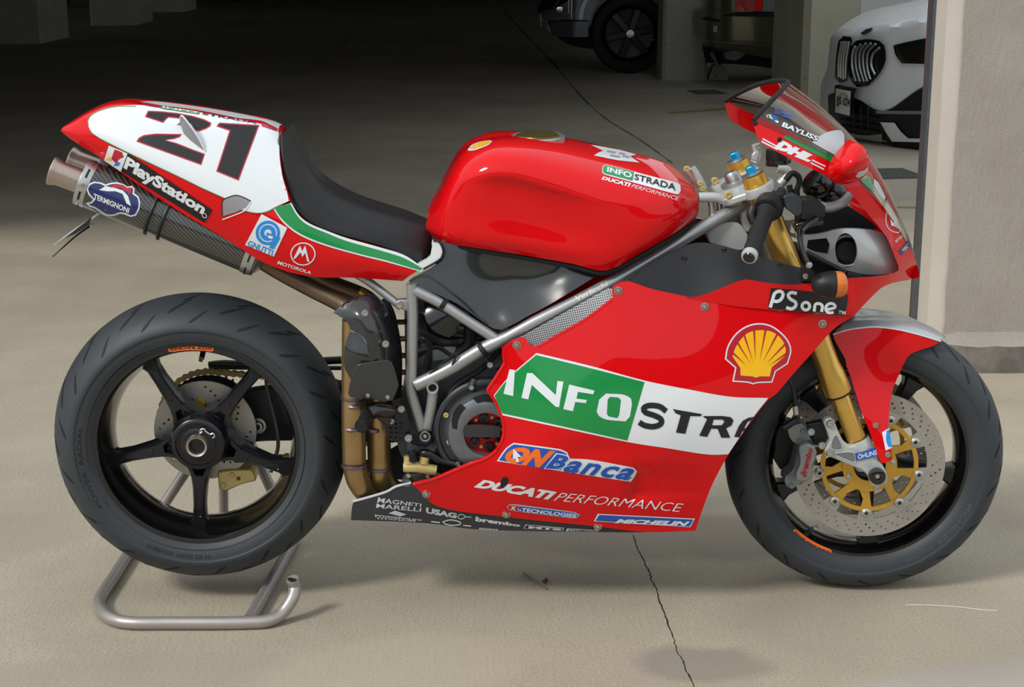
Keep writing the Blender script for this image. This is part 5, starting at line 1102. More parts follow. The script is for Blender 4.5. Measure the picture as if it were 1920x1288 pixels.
decal('lettering', [cH((1392, 540), (1378, 527), (1500, 526), (1550, 533), (1568, 552), (1555, 585), (1522, 602), (1548, 660), (1492, 660), (1470, 605), (1430, 604), (1405, 655), (1356, 648), (1405, 545))], FK, 'lettering', bnd, 3, 8, holes=[cH((1445, 548), (1500, 548), (1512, 562), (1495, 583), (1435, 584))])
decal('lettering', [cH((1572, 655), (1600, 590), (1625, 556), (1660, 537), (1694, 531), (1680, 552), (1656, 562), (1634, 600), (1646, 602), (1634, 619), (1622, 622), (1606, 658))], FK, 'lettering', bnd, 3, 8)
# shell badge
so = cW3((65, 320), (80, 240), (130, 160), (200, 108), (280, 88), (360, 102), (430, 150), (478, 210), (492, 270), (470, 350), (392, 400), (370, 470), (270, 474), (245, 482), (218, 472), (112, 464), (130, 376))
sh_ = decal('scallop_badge', [outline(so, 6, 30)], FK, 'white', sf, 1, 9); decal('badge_red', [outline(grow(so, -2.6), 6, 30)], FK, 'crimson', sh_, 2, 9)
sy = cW3((165, 425), (163, 376), (113, 302), (128, 255), (150, 215), (192, 165), (240, 140), (290, 133), (350, 138), (400, 162), (438, 205), (455, 255), (450, 300), (365, 372), (352, 430), (290, 430), (262, 438), (240, 430))
yl = decal('badge_yellow', [outline(sy, 6, 30)], FK, 'yellow', sh_, 3, 8)
for (a, b) in [((205, 362), (118, 282)), ((232, 355), (140, 205)), ((248, 345), (186, 160)), ((260, 330), (252, 134)), ((288, 330), (325, 132)), ((305, 340), (400, 158)), ((325, 352), (448, 226)), ((345, 362), (456, 285))]:
    (u0, v0), (u1, v1) = cW3(a, b); d = Vector((u1-u0, v1-v0)).normalized(); n_ = Vector((d.y, -d.x)); e_ = Vector((u1, v1))+d*1.5
    decal('badge_rib', [[(u0, v0), (e_.x+n_.x*1.9, e_.y+n_.y*1.9), (e_.x-n_.x*1.9, e_.y-n_.y*1.9)]], FK, 'crimson', yl, 4, 0, step=8)
# bank sticker
ob = decal('bank_sticker', [outline(cH((105, 806), (160, 728), (210, 693), (500, 733), (540, 752), (556, 790), (700, 800), (950, 846), (972, 868), (960, 895), (932, 934), (500, 868)), 7, 30)], FK, 'white', sf, 1, 9)
decal('blue_field', [outline(cH((118, 800), (168, 732), (212, 702), (498, 742), (532, 758), (548, 790), (500, 860), (380, 850)), 7, 30)], FK, 'blue', ob, 2, 8)
text('lettering', 'ON', cH((185, 712), (470, 742), (395, 852), (145, 808)), FK, 'orange', ob, 3, bold=.06, shear=.25)
text('lettering', 'B', cH((440, 750), (565, 770), (520, 862), (395, 852)), FK, 'white', ob, 3, bold=.075, shear=.2); text('lettering', 'B', cH((450, 757), (555, 775), (512, 856), (402, 848)), FK, 'blue', ob, 4, bold=.04, shear=.2)
text('lettering', 'anca', cH((548, 798), (966, 855), (925, 926), (510, 870)), FK, 'blue', ob, 3, bold=.03, shear=.22, spacing=1.12)
decal('pointer', [cH((208, 728), (258, 778), (235, 780), (245, 808), (228, 812), (220, 785), (205, 795))], FK, 'white', ob, 4, 6)
text('lettering', 'DUCATI', cH((5, 918), (478, 996), (440, 1048), (-40, 968)), FK, 'white', sf, 1, bold=.06, shear=.2)
text('lettering', 'PERFORMANCE', cH((490, 1000), (1262, 1070), (1245, 1122), (455, 1050)), FK, 'white', sf, 1, bold=-.008, shear=.2)
xt = decal('technologies_sticker', [outline(cH((165, 1092), (180, 1072), (215, 1072), (590, 1122), (618, 1138), (600, 1158), (570, 1160), (190, 1112)), 6, 30)], FK, 'gray_sticker', sf, 1, 8)
decal('sticker_field', [outline(grow(cH((240, 1080), (590, 1124), (612, 1138), (598, 1155), (570, 1158), (235, 1117)), -.8), 6, 30)], FK, 'blue', xt, 2, 8); decal('sticker_field', [cH((170, 1092), (182, 1075), (240, 1082), (232, 1114), (190, 1110))], FK, 'crimson', xt, 2, 8)
text('lettering', 'X', cH((192, 1080), (225, 1085), (220, 1110), (188, 1105)), FK, 'white', xt, 3, bold=.04); text('lettering', '-TECNOLOGIES', cH((245, 1090), (600, 1132), (592, 1154), (240, 1114)), FK, 'white', xt, 3, bold=.03)
mi = decal('tyre_sticker', [cH((728, 1132), (1330, 1162), (1302, 1215), (705, 1178))], FK, 'white', sf, 1, 8); decal('sticker_field', [cH((738, 1138), (1320, 1167), (1296, 1210), (715, 1174))], FK, 'blue', mi, 2, 8)
text('lettering', 'MICHELIN', cH((850, 1162), (1300, 1178), (1282, 1206), (832, 1188)), FK, 'white', mi, 3, bold=.05, shear=.2)
decal('drain_hole', [outline(cH((128, 935), (140, 908), (165, 905), (178, 918), (168, 945), (145, 972), (128, 968)), 5, 30)], FK, 'rubber_dark', sf, 3, 6)
# fasteners
def fastener(u, v, y, parent, r=.0085):
    c_ = P(u, v, y); MB().lathe([(r, .001), (r, -.0012), (r*.78, -.0016), (r*.7, -.0005), (r*.2, -.0005)], c_, AX, 20).build('fastener_ring', 'tip', parent)
    MB().lathe([(0, -.005), (r*.35, -.005), (r*.52, -.003), (r*.55, 0)], c_, AX, 14).build('fastener', 'alu', parent)
for q in [(969, 647), (1159, 545), (1321, 575), (1542, 607), (*cG((700, 960))[0],), (*cG((1285, 1108))[0],), (1121, 987)]: fastener(q[0], q[1], sdd(*q)-.001, sf)
# ------------------------------------------------------------------ belly pan
bp = [(658, 975), (660, 950), (664, 938), (674, 937), (722, 923), (743, 912), (771, 905), (776, 908), (798, 931), (813, 944), (851, 956), (938, 967), (1010, 975), (1121, 986), (1203, 998), (1082, 997), (902, 993), (799, 981)]
bpd = Depth([(658, 975, -.120), (664, 938, -.130), (771, 905, -.155), (800, 935, -.157), (938, 968, -.160), (1121, 987, -.160), (1203, 998, -.160), (902, 993, -.145), (799, 980, -.135), (720, 950, -.145)])
bl = panel('belly_pan', bp, bpd, 'carbon_matt', bike, th=.004, grid=9, key='belly', mirror=True, label='matt carbon belly pan')
loft('belly_floor', [[(658, 975, -.119), (799, 981, -.134), (902, 993, -.144), (1082, 997, -.155), (1203, 998, -.158), (1303, 995, -.16)], [(700, 968, 0), (799, 973, 0), (902, 983, 0), (1082, 987, 0), (1203, 988, 0), (1290, 986, 0)]], 'carbon_matt', bl, nu=4, nv=2)
MB().tube([P(u, v, bpd(u, v)) for u, v in [(662, 940), (674, 937), (722, 923), (743, 912), (771, 905)]], .0028, 8).build('pan_edge', 'gray_sticker', bl)
BK = ['belly']
for body, q, bo in [('MAGNETI', ((350, 983), (665, 1030), (662, 1052), (340, 1022)), .015), ('MARELLI', ((338, 1028), (665, 1060), (660, 1088), (332, 1060)), .015), ('POGGIPOLINI', ((325, 1108), (665, 1145), (665, 1155), (325, 1125)), .03), ('TITANIUM', ((330, 1130), (620, 1152), (620, 1162), (330, 1142)), .02), ('USAG', ((700, 1055), (925, 1100), (920, 1138), (695, 1098)), .05), ('brembo', ((1062, 1122), (1390, 1178), (1385, 1200), (1058, 1158)), .05)]:
    text('lettering', body, cG(*q), BK, 'gray_sticker', bl, 1, bold=bo)
decal('emblem', [cG((425, 1100), (470, 1080), (555, 1108), (510, 1122))], BK, 'gray_sticker', bl, 1, 6)
line('emblem', [stroke(cG((930, 1125), (945, 1108), (975, 1112), (985, 1125), (965, 1140), (940, 1138)), 1.6, True), stroke(cG((985, 1124), (1030, 1128)), 1.6)], BK, 'gray_sticker', bl, 1)
line('emblem', [stroke(cG((735, 1160), (800, 1168)), 2.4), stroke(cG((820, 1162), (880, 1148), (950, 1165), (950, 1180), (890, 1188), (840, 1178)), 2.2, True), stroke(cG((970, 1188), (1028, 1194)), 2.2)], BK, 'gray_sticker', bl, 1)
m1 = decal('box_sticker', [cG((1425, 1182), (1705, 1205), (1700, 1228), (1412, 1212))], BK, 'gray_sticker', bl, 1, 6); decal('box_field', [cG((1430, 1186), (1698, 1208), (1694, 1225), (1418, 1209))], BK, 'plastic', m1, 2, 6); text('lettering', 'MTS', cG((1450, 1190), (1690, 1209), (1686, 1224), (1445, 1208)), BK, 'gray_sticker', m1, 3, bold=.05)
m2 = decal('plug_box', [cH((540, 1222), (735, 1232), (728, 1243), (532, 1240))], BK, 'gray_sticker', bl, 1, 6); text('lettering', 'CHAMPION', cH((548, 1225), (728, 1234), (722, 1242), (542, 1239)), BK, 'lettering', m2, 2, bold=.02)
text('lettering', 'REGINA', cG((1090, 1205), (1230, 1215), (1225, 1228), (1085, 1218)), BK, 'gray_sticker', bl, 1, bold=.03)
# ------------------------------------------------------------------ inner dark panel
inn = [(1178, 527), (1200, 508), (1234, 486), (1282, 462), (1315, 455), (1355, 461), (1392, 472), (1420, 480), (1455, 490), (1500, 502), (1522, 508), (1528, 527), (1517, 534), (1480, 537), (1435, 533), (1405, 528), (1387, 530), (1330, 553), (1302, 560), (1287, 558), (1223, 544)]
ind = Depth([(1178, 527, -.185), (1282, 462, -.150), (1392, 472, -.160), (1522, 508, -.180), (1500, 535, -.195), (1405, 528, -.190), (1300, 560, -.192), (1300, 505, -.168), (1420, 505, -.172)])
ip = panel('inner_fairing', inn, ind, 'navy_black', bike, th=.003, grid=11, mirror=True, label='dark inner fairing panel')
for q in (cC((1700, 900))[0], cE((312, 560))[0], cE((730, 670))[0], cE((15, 625))[0]): MB().lathe([(0, -.003), (.0045, -.002), (.0055, 0)], P(*q, ind(*q)), AX, 14).build('rivet', 'black_gloss', ip)
# ------------------------------------------------------------------ nose fairing
nose = [(1411, 226), (1440, 239), (1475, 254), (1522, 277), (1567, 300), (1592, 320), (1614, 345), (1655, 387), (1680, 425), (1702, 460), (1714, 480), (1719, 497), (1717, 514), (1706, 524), (1680, 529), (1657, 537), (1640, 551), (1615, 577), (1602, 592), (1550, 588), (1405, 577), (1340, 568), (1287, 556), (1302, 557), (1330, 550), (1387, 527), (1405, 525), (1435, 530), (1480, 534), (1517, 531), (1560, 526), (1600, 522), (1640, 519), (1672, 514), (1684, 508), (1685, 500), (1677, 480), (1665, 450), (1650, 428), (1633, 408), (1610, 380), (1582, 347), (1560, 335), (1547, 328), (1510, 311), (1450, 281), (1425, 265), (1416, 243)]
nsd = Depth([(1411, 230, -.182), (1470, 265, -.190), (1530, 295, -.188), (1580, 325, -.172), (1615, 360, -.150), (1650, 405, -.118), (1680, 440, -.088), (1700, 470, -.060), (1714, 485, -.030), (1719, 500, .003), (1710, 522, .002), (1690, 500, -.075), (1680, 522, -.075), (1650, 540, -.115), (1610, 580, -.158), (1602, 592, -.166), (1560, 550, -.188), (1500, 560, -.198), (1405, 550, -.203), (1300, 558, -.2), (1640, 525, -.135), (1590, 525, -.172)])
nf = panel('nose_fairing', nose, nsd, 'red', bike, th=.004, grid=9, step=7, key='nose', mirror=True, label='red nose fairing with slim side arms')
NK = ['nose']
pk = decal('console_sticker', [cE((662, 838), (985, 868), (1040, 905), (1110, 912), (1190, 885), (1242, 892), (1220, 1045), (638, 992))], NK+FK, 'plastic', nf, 1, 8)
line('lettering', [stroke(cE((655, 985), (672, 930), (690, 878), (730, 862), (752, 885), (735, 925), (700, 940), (672, 930)), 6.2), stroke(cE((855, 880), (815, 872), (790, 890), (805, 920), (845, 945), (845, 975), (815, 995), (775, 985)), 6.2), stroke(circ2(*cE((922, 975))[0], 7.2, 16), 5.6, True), stroke(cE((985, 1015), (992, 965), (1015, 955), (1045, 970), (1040, 1018)), 5.6), stroke(cE((1075, 1002), (1140, 985), (1130, 960), (1100, 955), (1075, 975), (1072, 1005), (1095, 1025), (1130, 1022)), 5.4)], NK+FK, 'white', pk, 2)
text('lettering', 'TM', cE((1168, 1008), (1222, 1012), (1216, 1038), (1162, 1034)), NK+FK, 'white', pk, 2, bold=.02)
# delivery sponsor lettering on the strip
text('lettering', 'DHL', cDd((790, 515), (1070, 650), (1030, 700), (765, 590)), NK, 'white', nf, 1, bold=.09, shear=.3)
for a, b in (((680, 520), (800, 585)), ((672, 540), (790, 600)), ((1050, 680), (1150, 728)), ((1040, 700), (1140, 750))):
    (u0, v0), (u1, v1) = cDd(a, b); decal('speed_bar', [[(u0, v0-1.2), (u1, v1-1.2), (u1-.5, v1+1.5), (u0-.5, v0+1.5)]], NK, 'white', nf, 1, 0)
decal('green_edge', [cDd((860, 492), (905, 505), (1232, 665), (1195, 698), (830, 512))], NK+['nose'], 'green', nf, 1, 8)
mo2 = line('round_badge', [stroke(outline(cE((1520, 330), (1528, 275), (1545, 262), (1600, 350), (1632, 405), (1615, 425), (1570, 415), (1535, 385)), 5), 1.6, True)], NK, 'white', nf, 1)
decal('badge_letter', [cE((1550, 320), (1575, 350), (1590, 345), (1612, 400), (1590, 380), (1572, 372), (1560, 375))], NK, 'white', mo2, 2, 6)
text('lettering', 'MOTOROLA', cE((1590, 482), (1660, 425), (1668, 440), (1596, 505)), NK, 'white', nf, 1, bold=.02)
ts = decal('technologies_sticker', [cE((1615, 565), (1690, 480), (1712, 515), (1640, 598))], NK, 'navy', nf, 1, 6); text('lettering', 'TECH', cE((1640, 555), (1692, 492), (1705, 512), (1652, 575)), NK, 'white', ts, 2, bold=.03)
for q in ((1416, 231), (1462, 262)): MB().lathe([(0, -.003), (.004, -.002), (.005, 0)], P(*q, nsd(*q)-.001), AX, 12).build('screen_screw', 'plastic', nf)
# windscreen
scr = [
 [(1412, 226, -.182), (1475, 254, -.190), (1522, 277, -.188), (1567, 300, -.175), (1612, 345, -.150), (1655, 388, -.118), (1690, 440, -.075), (1714, 480, -.030)],
 [(1430, 206, -.160), (1490, 230, -.170), (1535, 256, -.168), (1576, 284, -.158), (1622, 330, -.130), (1662, 382, -.100), (1694, 438, -.060), (1715, 480, -.022)],
 [(1455, 180, -.115), (1506, 207, -.130), (1548, 236, -.128), (1586, 268, -.118), (1629, 314, -.100), (1667, 372, -.076), (1697, 434, -.045), (1716, 481, -.012)],
 [(1472, 162, -.060), (1517, 192, -.070), (1557, 224, -.070), (1593, 258, -.064), (1634, 306, -.055), (1670, 368, -.042), (1699, 432, -.024), (1716, 481, -.006)],
 [(1476, 153, 0), (1522, 186, 0), (1560, 218, 0), (1596, 253, 0), (1636, 302, 0), (1671, 366, 0), (1700, 432, 0), (1716, 481, 0)]]
ws_ = loft('windscreen', scr, 'screen', bike, nu=6, nv=5, key='screen', label='clear bubble windscreen with black rim')
edge = [P(*r[0]) for r in scr]; edge = edge+[Vector((q.x, -q.y, q.z)) for q in edge[::-1][1:]]
MB().tube(edge, .0052, 10).build('screen_rim', 'rubber_dark', ws_)
SK = ['screen']
decal('white_print', [outline(cDd((1048, 548), (1110, 500), (1170, 470), (1230, 458), (1265, 460), (1288, 490), (1290, 560), (1270, 610), (1235, 652)), 6, 30)], SK, 'gray_sticker', ws_, 1, 8)
text('rider_name', 'BAYLISS', cDd((830, 395), (1100, 508), (1085, 540), (820, 430)), SK, 'white', ws_, 2, bold=.03, shear=.1); text('rider_name', 'BAYLISS', cDd((828, 400), (1100, 514), (1088, 546), (818, 436)), SK, 'lettering', ws_, 1, bold=.06, shear=.1)
decal('flag', [cDd((705, 345), (740, 340), (800, 395), (790, 405), (745, 372), (712, 365))], SK, 'white', ws_, 1, 6); decal('flag', [cDd((735, 345), (775, 350), (800, 385), (760, 385))], SK, 'blue', ws_, 2, 6); decal('flag', [cDd((708, 350), (728, 345), (738, 372), (718, 368))], SK, 'green', ws_, 2, 6)
decal('cup_badge', [cDd((770, 295), (830, 305), (820, 345), (765, 335))], SK, 'navy', ws_, 1, 6); line('badge_print', [stroke(cDd((825, 325), (912, 354)), 2.6)], SK, 'blue', ws_, 1); line('badge_print', [stroke(cDd((822, 347), (902, 376)), 2.2)], SK, 'blue', ws_, 1)
decal('white_number_print', [cDd((1510, 820), (1545, 850), (1600, 960), (1590, 985), (1545, 930), (1510, 870))], SK, 'gray_sticker', ws_, 1, 6); decal('white_number_print', [cDd((1410, 835), (1480, 800), (1500, 870), (1520, 930), (1470, 890))], SK, 'green', ws_, 1, 6)
# mirror pod
mpx = cDd((1182, 812), (1200, 760), (1240, 690), (1300, 610), (1370, 545), (1430, 572), (1468, 630), (1482, 700), (1478, 765), (1440, 810), (1370, 845), (1290, 862), (1215, 850))
mr = panel('mirror', mpx, Depth([(*cDd((1182, 812))[0], -.215), (*cDd((1370, 545))[0], -.225), (*cDd((1482, 700))[0], -.235), (*cDd((1440, 810))[0], -.225), (*cDd((1290, 862))[0], -.215), (*cDd((1270, 650))[0], -.235), (*cDd((1330, 720))[0], -.265), (*cDd((1400, 700))[0], -.262), (*cDd((1280, 780))[0], -.250), (*cDd((1380, 620))[0], -.252)]), 'red', bike, th=.045, grid=7, step=5, key='mirror', label='red mirror pod', corner=60)
decal('mirror_logo', [cDd((1375, 800), (1400, 765), (1440, 755), (1470, 725), (1465, 765), (1430, 795), (1395, 812))], 'mirror', 'gray_sticker', mr, 1, 5)
# silver ram-air duct inside the nose
duct = panel('ram_air_duct', cE((840, 430), (940, 442), (1050, 428), (1160, 400), (1280, 395), (1400, 405), (1500, 430), (1545, 500), (1590, 600), (1625, 690), (1610, 725), (1480, 740), (1360, 735), (1220, 705), (1130, 680), (1000, 600), (930, 570), (870, 500)), Depth([(1490, 440, -.085), (1545, 440, -.105), (1600, 430, -.115), (1655, 440, -.085), (1685, 505, -.05), (1640, 480, -.11), (1600, 505, -.105), (1540, 475, -.105)]), 'silver_paint', bike, th=.01, grid=9, mirror=True, holes=[outline([(1587+21*math.cos(a)+2*math.sin(a), 470+33*math.sin(a)) for a in np.linspace(0, 2*math.pi, 21)[:-1]], 6), cE((940, 480), (1080, 465), (1105, 515), (1090, 585), (1000, 572), (930, 540))], label='silver ram-air duct')
plate('duct_opening', circ2(1587, 470, 26, 20, 38), -.07, .06, 'plastic', duct); plate('duct_opening', cE((920, 460), (1100, 450), (1125, 520), (1100, 600), (1000, 590), (910, 550)), -.07, .05, 'rubber_dark', duct)
MB().lathe([(.0285, -.004), (.031, -.008), (.0335, -.004)], P(1588, 470, -.098), (.15, 1, 0), 30).build('duct_rim', 'silver_paint', duct)
MB().lathe([(.0, .002), (.020, 0), (.026, -.006), (.0285, -.010)], P(1587, 471, -.075), (.1, 1, 0), 28).build('duct_cone', 'plastic', duct)
# dark structure in the nose
plate('nose_brace', cE((880, 300), (1000, 250), (1250, 230), (1400, 330), (1470, 400), (1300, 400), (1100, 430), (880, 450)), -.03, .06, 'plastic', duct); plate('nose_floor', cE((860, 560), (980, 590), (1240, 710), (1230, 760), (1000, 720), (900, 660)), -.06, .12, 'rubber_dark', duct)
MB().tube([P(*cE((930, 570))[0], -.14), P(*cE((1080, 650))[0], -.14), P(*cE((1220, 720))[0], -.13)], .005, 8).build('duct_stay', 'plastic', duct)
loft('undertray', [[(1530, 535, -.18), (1600, 524, -.16), (1660, 522, -.10)], [(1530, 520, 0), (1600, 512, 0), (1670, 512, 0)]], 'plastic', duct, nu=3, nv=3)
# turn signal
tsig = empty('turn_signal', bike); tsig['label'] = 'dark bullet turn signal with amber lens'
c0, c1 = P(1521, 533, -.245), P(1588, 533, -.245); d = (c1-c0).normalized(); Ls = (c1-c0).length
MB().lathe([(0, 0), (.010, .002), (.018, .009), (.0235, .020), (.0262, .034), (.0265, .046), (.022, .046)], c0, d, 28).build('housing', 'plastic', tsig); MB().lathe([(.0262, .046), (.0262, .056), (.023, .064), (.015, .069), (0, .071)], c0, d, 28).build('lens', 'amber', tsig)
MB().tube([c0+d*.03, c0+d*.03+Vector((0, .06, .0))], .008, 10, smooth=False).build('stalk', 'plastic', tsig); MB().lathe([(0, -.001), (.005, -.001), (.005, .001)], c0+d*.026+Vector((0, -.026, 0)), AX, 12).build('housing_screw', 'rubber_dark', tsig)
plate('mount', cE((890, 690), (960, 695), (985, 720), (975, 790), (895, 790)), -.2, .008, 'plastic', tsig); bolt(P(*cE((920, 752))[0], -.2), .006, tsig, 'tip')
# ------------------------------------------------------------------ fork
def fork(y):
    s_ = 1 if y < 0 else -1; f_ = empty('fork_leg', bike)
    yy = -.103; M_ = lambda u, v, dy=0: (lambda p: Vector((p.x, p.y*s_, p.z)))(P(u, v, yy+dy))
    top, mid, low = M_(1417, 342), M_(1573, 738), M_(1606, 824); d = (mid-top).normalized(); low = mid+d*((low-mid).length); L = (mid-top).length
    MB().lathe([(.020, 0), (.0258, .002), (.0262, L*.55), (.0262, L*.74), (.0250, L*.78), (.0250, L*.86), (.0275, L*.90), (.0278, L-.004), (.0265, L), (.02, L)], top, d, 36).build('outer_tube', 'gold_fork', f_)
    MB().lathe([(.0265, -.004), (.0275, 0), (.0260, .003), (.021, .004)], mid, d, 32).build('dust_seal', 'rubber_dark', f_)
    MB().tube([mid, low+d*.03], .0203, 28, smooth=False).build('inner_tube', 'gold_fork', f_)
    MB().lathe([(.0245, .02), (.0245, -.004), (.0228, -.012), (.016, -.014), (0, -.014)], top-d*.004, d, 32).build('fork_cap', 'gold', f_)
    MB().lathe([(.016, -.013), (.0215, -.0135), (.0225, -.016), (.015, -.018), (0, -.018)], top-d*.004, d, 28).build('cap_ring', 'alu', f_)
    MB().lathe([(.0105, -.017), (.0105, -.030), (.0085, -.032), (0, -.032)], top-d*.004, d, 6).build('adjuster_nut', 'blue_nut', f_, smooth=False)
    MB().lathe([(.030, .022), (.0345, .020), (.0350, .010), (.0335, .004), (.026, .002)], top+d*.004, d, 36).build('clamp_ring', 'cast', f_)
    return f_, top, mid, low, d
fk, ftop, fmid, flow, fdir = fork(-1); fk['label'] = 'gold upside-down fork leg'; fork(1)
# fork foot with caliper arms
ft_ = empty('fork_foot', bike); ft_['label'] = 'silver cast fork foot and caliper carrier'
MB().lathe([(.0245, 0), (.0262, .004), (.0262, .055), (.024, .066), (.01, .07), (0, .07)], flow-fdir*.002, fdir, 32).build('clamp', 'cast', ft_); reg('foot', [q for q in MB().lathe([(.0262, .004), (.0262, .055)], flow-fdir*.002, fdir, 32).v], MB().lathe([(.0262, .004), (.0262, .055)], flow-fdir*.002, fdir, 32).f)
cp_ = plate('carrier', cW3((700, 730), (715, 705), (745, 700), (770, 715), (790, 770), (830, 850), (870, 880), (980, 870), (1030, 960), (1080, 1000), (1112, 1075), (1112, 1120), (1030, 1145), (1010, 1130), (985, 1070), (940, 1030), (900, 1015), (715, 938), (705, 905), (725, 875), (742, 845), (720, 775)), -.128, .022, 'cast', ft_, bevel=.003)
for pk_ in (cW3((760, 830), (785, 810), (820, 880), (810, 905), (750, 895)), cW3((775, 925), (890, 920), (905, 975), (890, 985), (790, 945))):
    plate('pocket', pk_, -.1288, .001, 'caliper', cp_); MB().tube([P(u, v, -.129) for u, v in pk_], .0014, 6, closed=True).build('pocket_rim', 'cast', cp_)
for q in ((742, 733), (742, 922)): bolt(P(*cW3(q)[0], -.129), .0085, ft_, 'alu')
MB().lathe([(0, -.004), (.004, -.004), (.005, -.008), (.012, -.008), (.0165, -.006), (.0175, 0), (.0175, .01)], P(1645, 893, -.136), AX, 30).build('axle_nut', 'black_gloss', ft_); bolt(P(1645, 893, -.142), .005, ft_)
MB().cyl(P(1645, 893, -.135), P(1645, 893, -.135)+Vector((0, .27, 0)), .0125, 16).build('axle', 'alu', ft_)
lb = plate('maker_label', cW3((903, 927), (960, 915), (1035, 886), (1048, 940), (970, 962), (908, 972)), -.1318, .002, 'blue', ft_)
vs_, fs_ = glyphs('ÖHLINS', .02); qm = quadmap(cW3((918, 930), (1038, 897), (1044, 934), (922, 964)))
MB().add([P(*qm(s_, t_), -.1325) for s_, t_ in vs_], fs_).build('lettering', 'white', lb, smooth=False)
# front discs
def fdisc(off):
    c = FC+FAX*off; hol = []
    for k in range(36):
        a = 2*math.pi*k/36
        for j, r in enumerate((.134, .142, .150)): hol.append((r*math.cos(a+j*.055), r*math.sin(a+j*.055), .0024))
    dk = ring('front_brake_disc', c, FAX, .122, .1605, .005, 'disc', bike, 96, hol)
    N_ = 9; ol = []; seg = 90
    s_ = -1 if off < 0 else 1
    car = empty('disc_carrier', dk)
    ring('carrier_ring', c+FAX*s_*.002, FAX, .094, .1035, .005, 'gold', car, 72); ring('carrier_hub', c+FAX*s_*.004, FAX, .034, .058, .006, 'gold', car, 48)
    for k in range(N_):
        a = R(189+40*k); d = fx*math.cos(a)+Vector((0, 0, 1))*math.sin(a); p_ = -fx*math.sin(a)+Vector((0, 0, 1))*math.cos(a); cc_ = c+FAX*s_*.003
        a0 = a+R(8 if k % 2 else -8); d0 = fx*math.cos(a0)+Vector((0, 0, 1))*math.sin(a0)
        MB().prism([cc_+d0*.054+p_*.011, cc_+d*.078+p_*.0075, cc_+d*.097+p_*.012, cc_+d*.112+p_*.008, cc_+d*.112-p_*.008, cc_+d*.097-p_*.012, cc_+d*.078-p_*.0075, cc_+d0*.054-p_*.011], FAX*.005).build('arm', 'gold', dk, smooth=False)
        MB().prism([cc_+d*.104+p_*.014, cc_+d*.124+p_*.019, cc_+d*.124-p_*.019, cc_+d*.104-p_*.014], FAX*.004).build('disc_tab', 'alu', dk, smooth=False)
        MB().lathe([(.003, .003), (.0042, .006), (.0065, .0065), (.0105, .004), (.011, 0)], cc_+d*.107+FAX*s_*.0005, -FAX if off < 0 else FAX, 18).build('bobbin', 'alu', dk)
        if k % 2 == 0:
            a1 = a+R(20); d1 = fx*math.cos(a1)+Vector((0, 0, 1))*math.sin(a1); MB().lathe([(0, .003), (.0035, .004), (.0058, .003), (.006, 0)], cc_+d1*.049+FAX*s_*.004, -FAX if off < 0 else FAX, 14).build('carrier_bolt', 'alu', dk)
    bpy.data.objects.remove(car) if not car.children else None
    for ch in list(car.children): ch.parent = dk
    bpy.data.objects.remove(car); return dk
fdisc(-.066)['label'] = 'drilled front brake disc on gold carrier'; fdisc(.066)
# caliper
cal = empty('front_caliper', bike); cal['label'] = 'grey four-piston caliper with red lettering'
plate('rear_half', cW3((395, 800), (430, 740), (460, 720), (520, 740), (540, 830), (510, 960), (470, 1040), (420, 1030), (380, 960), (385, 900)), -.04, .05, 'plastic', cal, bevel=.004)
plate('bridge', cW3((470, 770), (510, 745), (560, 735), (590, 760), (620, 840), (560, 860), (540, 880), (530, 960), (500, 1040), (455, 1075), (450, 1110), (480, 1150), (510, 1150), (560, 1110), (600, 1100), (640, 1000), (580, 900), (500, 850), (480, 820)), -.105, .05, 'caliper', cal, bevel=.004)
plate('bridge', cW3((455, 1070), (500, 1030), (520, 960), (535, 880), (490, 800), (560, 740), (600, 790), (640, 870), (600, 1080), (560, 1120), (490, 1155), (460, 1140)), -.098, .045, 'caliper', cal, bevel=.003)
cb = plate('caliper_body', cW3((540, 900), (555, 875), (600, 862), (640, 880), (660, 920), (652, 965), (632, 1005), (632, 1040), (628, 1080), (590, 1108), (545, 1112), (525, 1090), (528, 1050), (548, 1010), (550, 960)), -.130, .035, 'caliper', cal, bevel=.005)
vs_, fs_ = glyphs('brembo', .03); qm = quadmap(cW3((552, 1050), (600, 888), (632, 898), (585, 1085)))
MB().add([P(*qm(s_, t_), -.1312) for s_, t_ in vs_], fs_).build('lettering', 'ring_red', cb, smooth=False)
for q in ((618, 785), (688, 873)): bolt(P(*cW3(q)[0], -.122), .0085, cal, 'alu')
for q in ((490, 1075), (495, 1135), (570, 785), (545, 850)): bolt(P(*cW3(q)[0], -.107), .0055, cal, 'caliper')
plate('caliper_mount', cW3((590, 740), (700, 720), (740, 760), (745, 850), (700, 900), (640, 870), (620, 800)), -.108, .02, 'plastic', cal, bevel=.003)
MB().tube([P(*cW3(q)[0], y) for q, y in [((470, 440), -.14), ((500, 500), -.14), ((515, 580), -.135), ((522, 650), -.13), ((535, 710), -.125)]], .0042, 8).build('brake_hose', 'plastic', cal)
MB().tube([P(*cW3(q)[0], -.131) for q in ((517, 620), (524, 675))], .0058, 10, smooth=False).build('hose_ferrule', 'alu', cal)
MB().tube([P(*cW3(q)[0], -.12) for q in ((530, 700), (480, 735), (440, 760))], .006, 8).build('banjo', 'black_satin', cal)
plate('far_caliper', cW3((540, 640), (610, 590), (660, 610), (650, 690), (590, 720)), .085, .05, 'caliper', cal, bevel=.004)
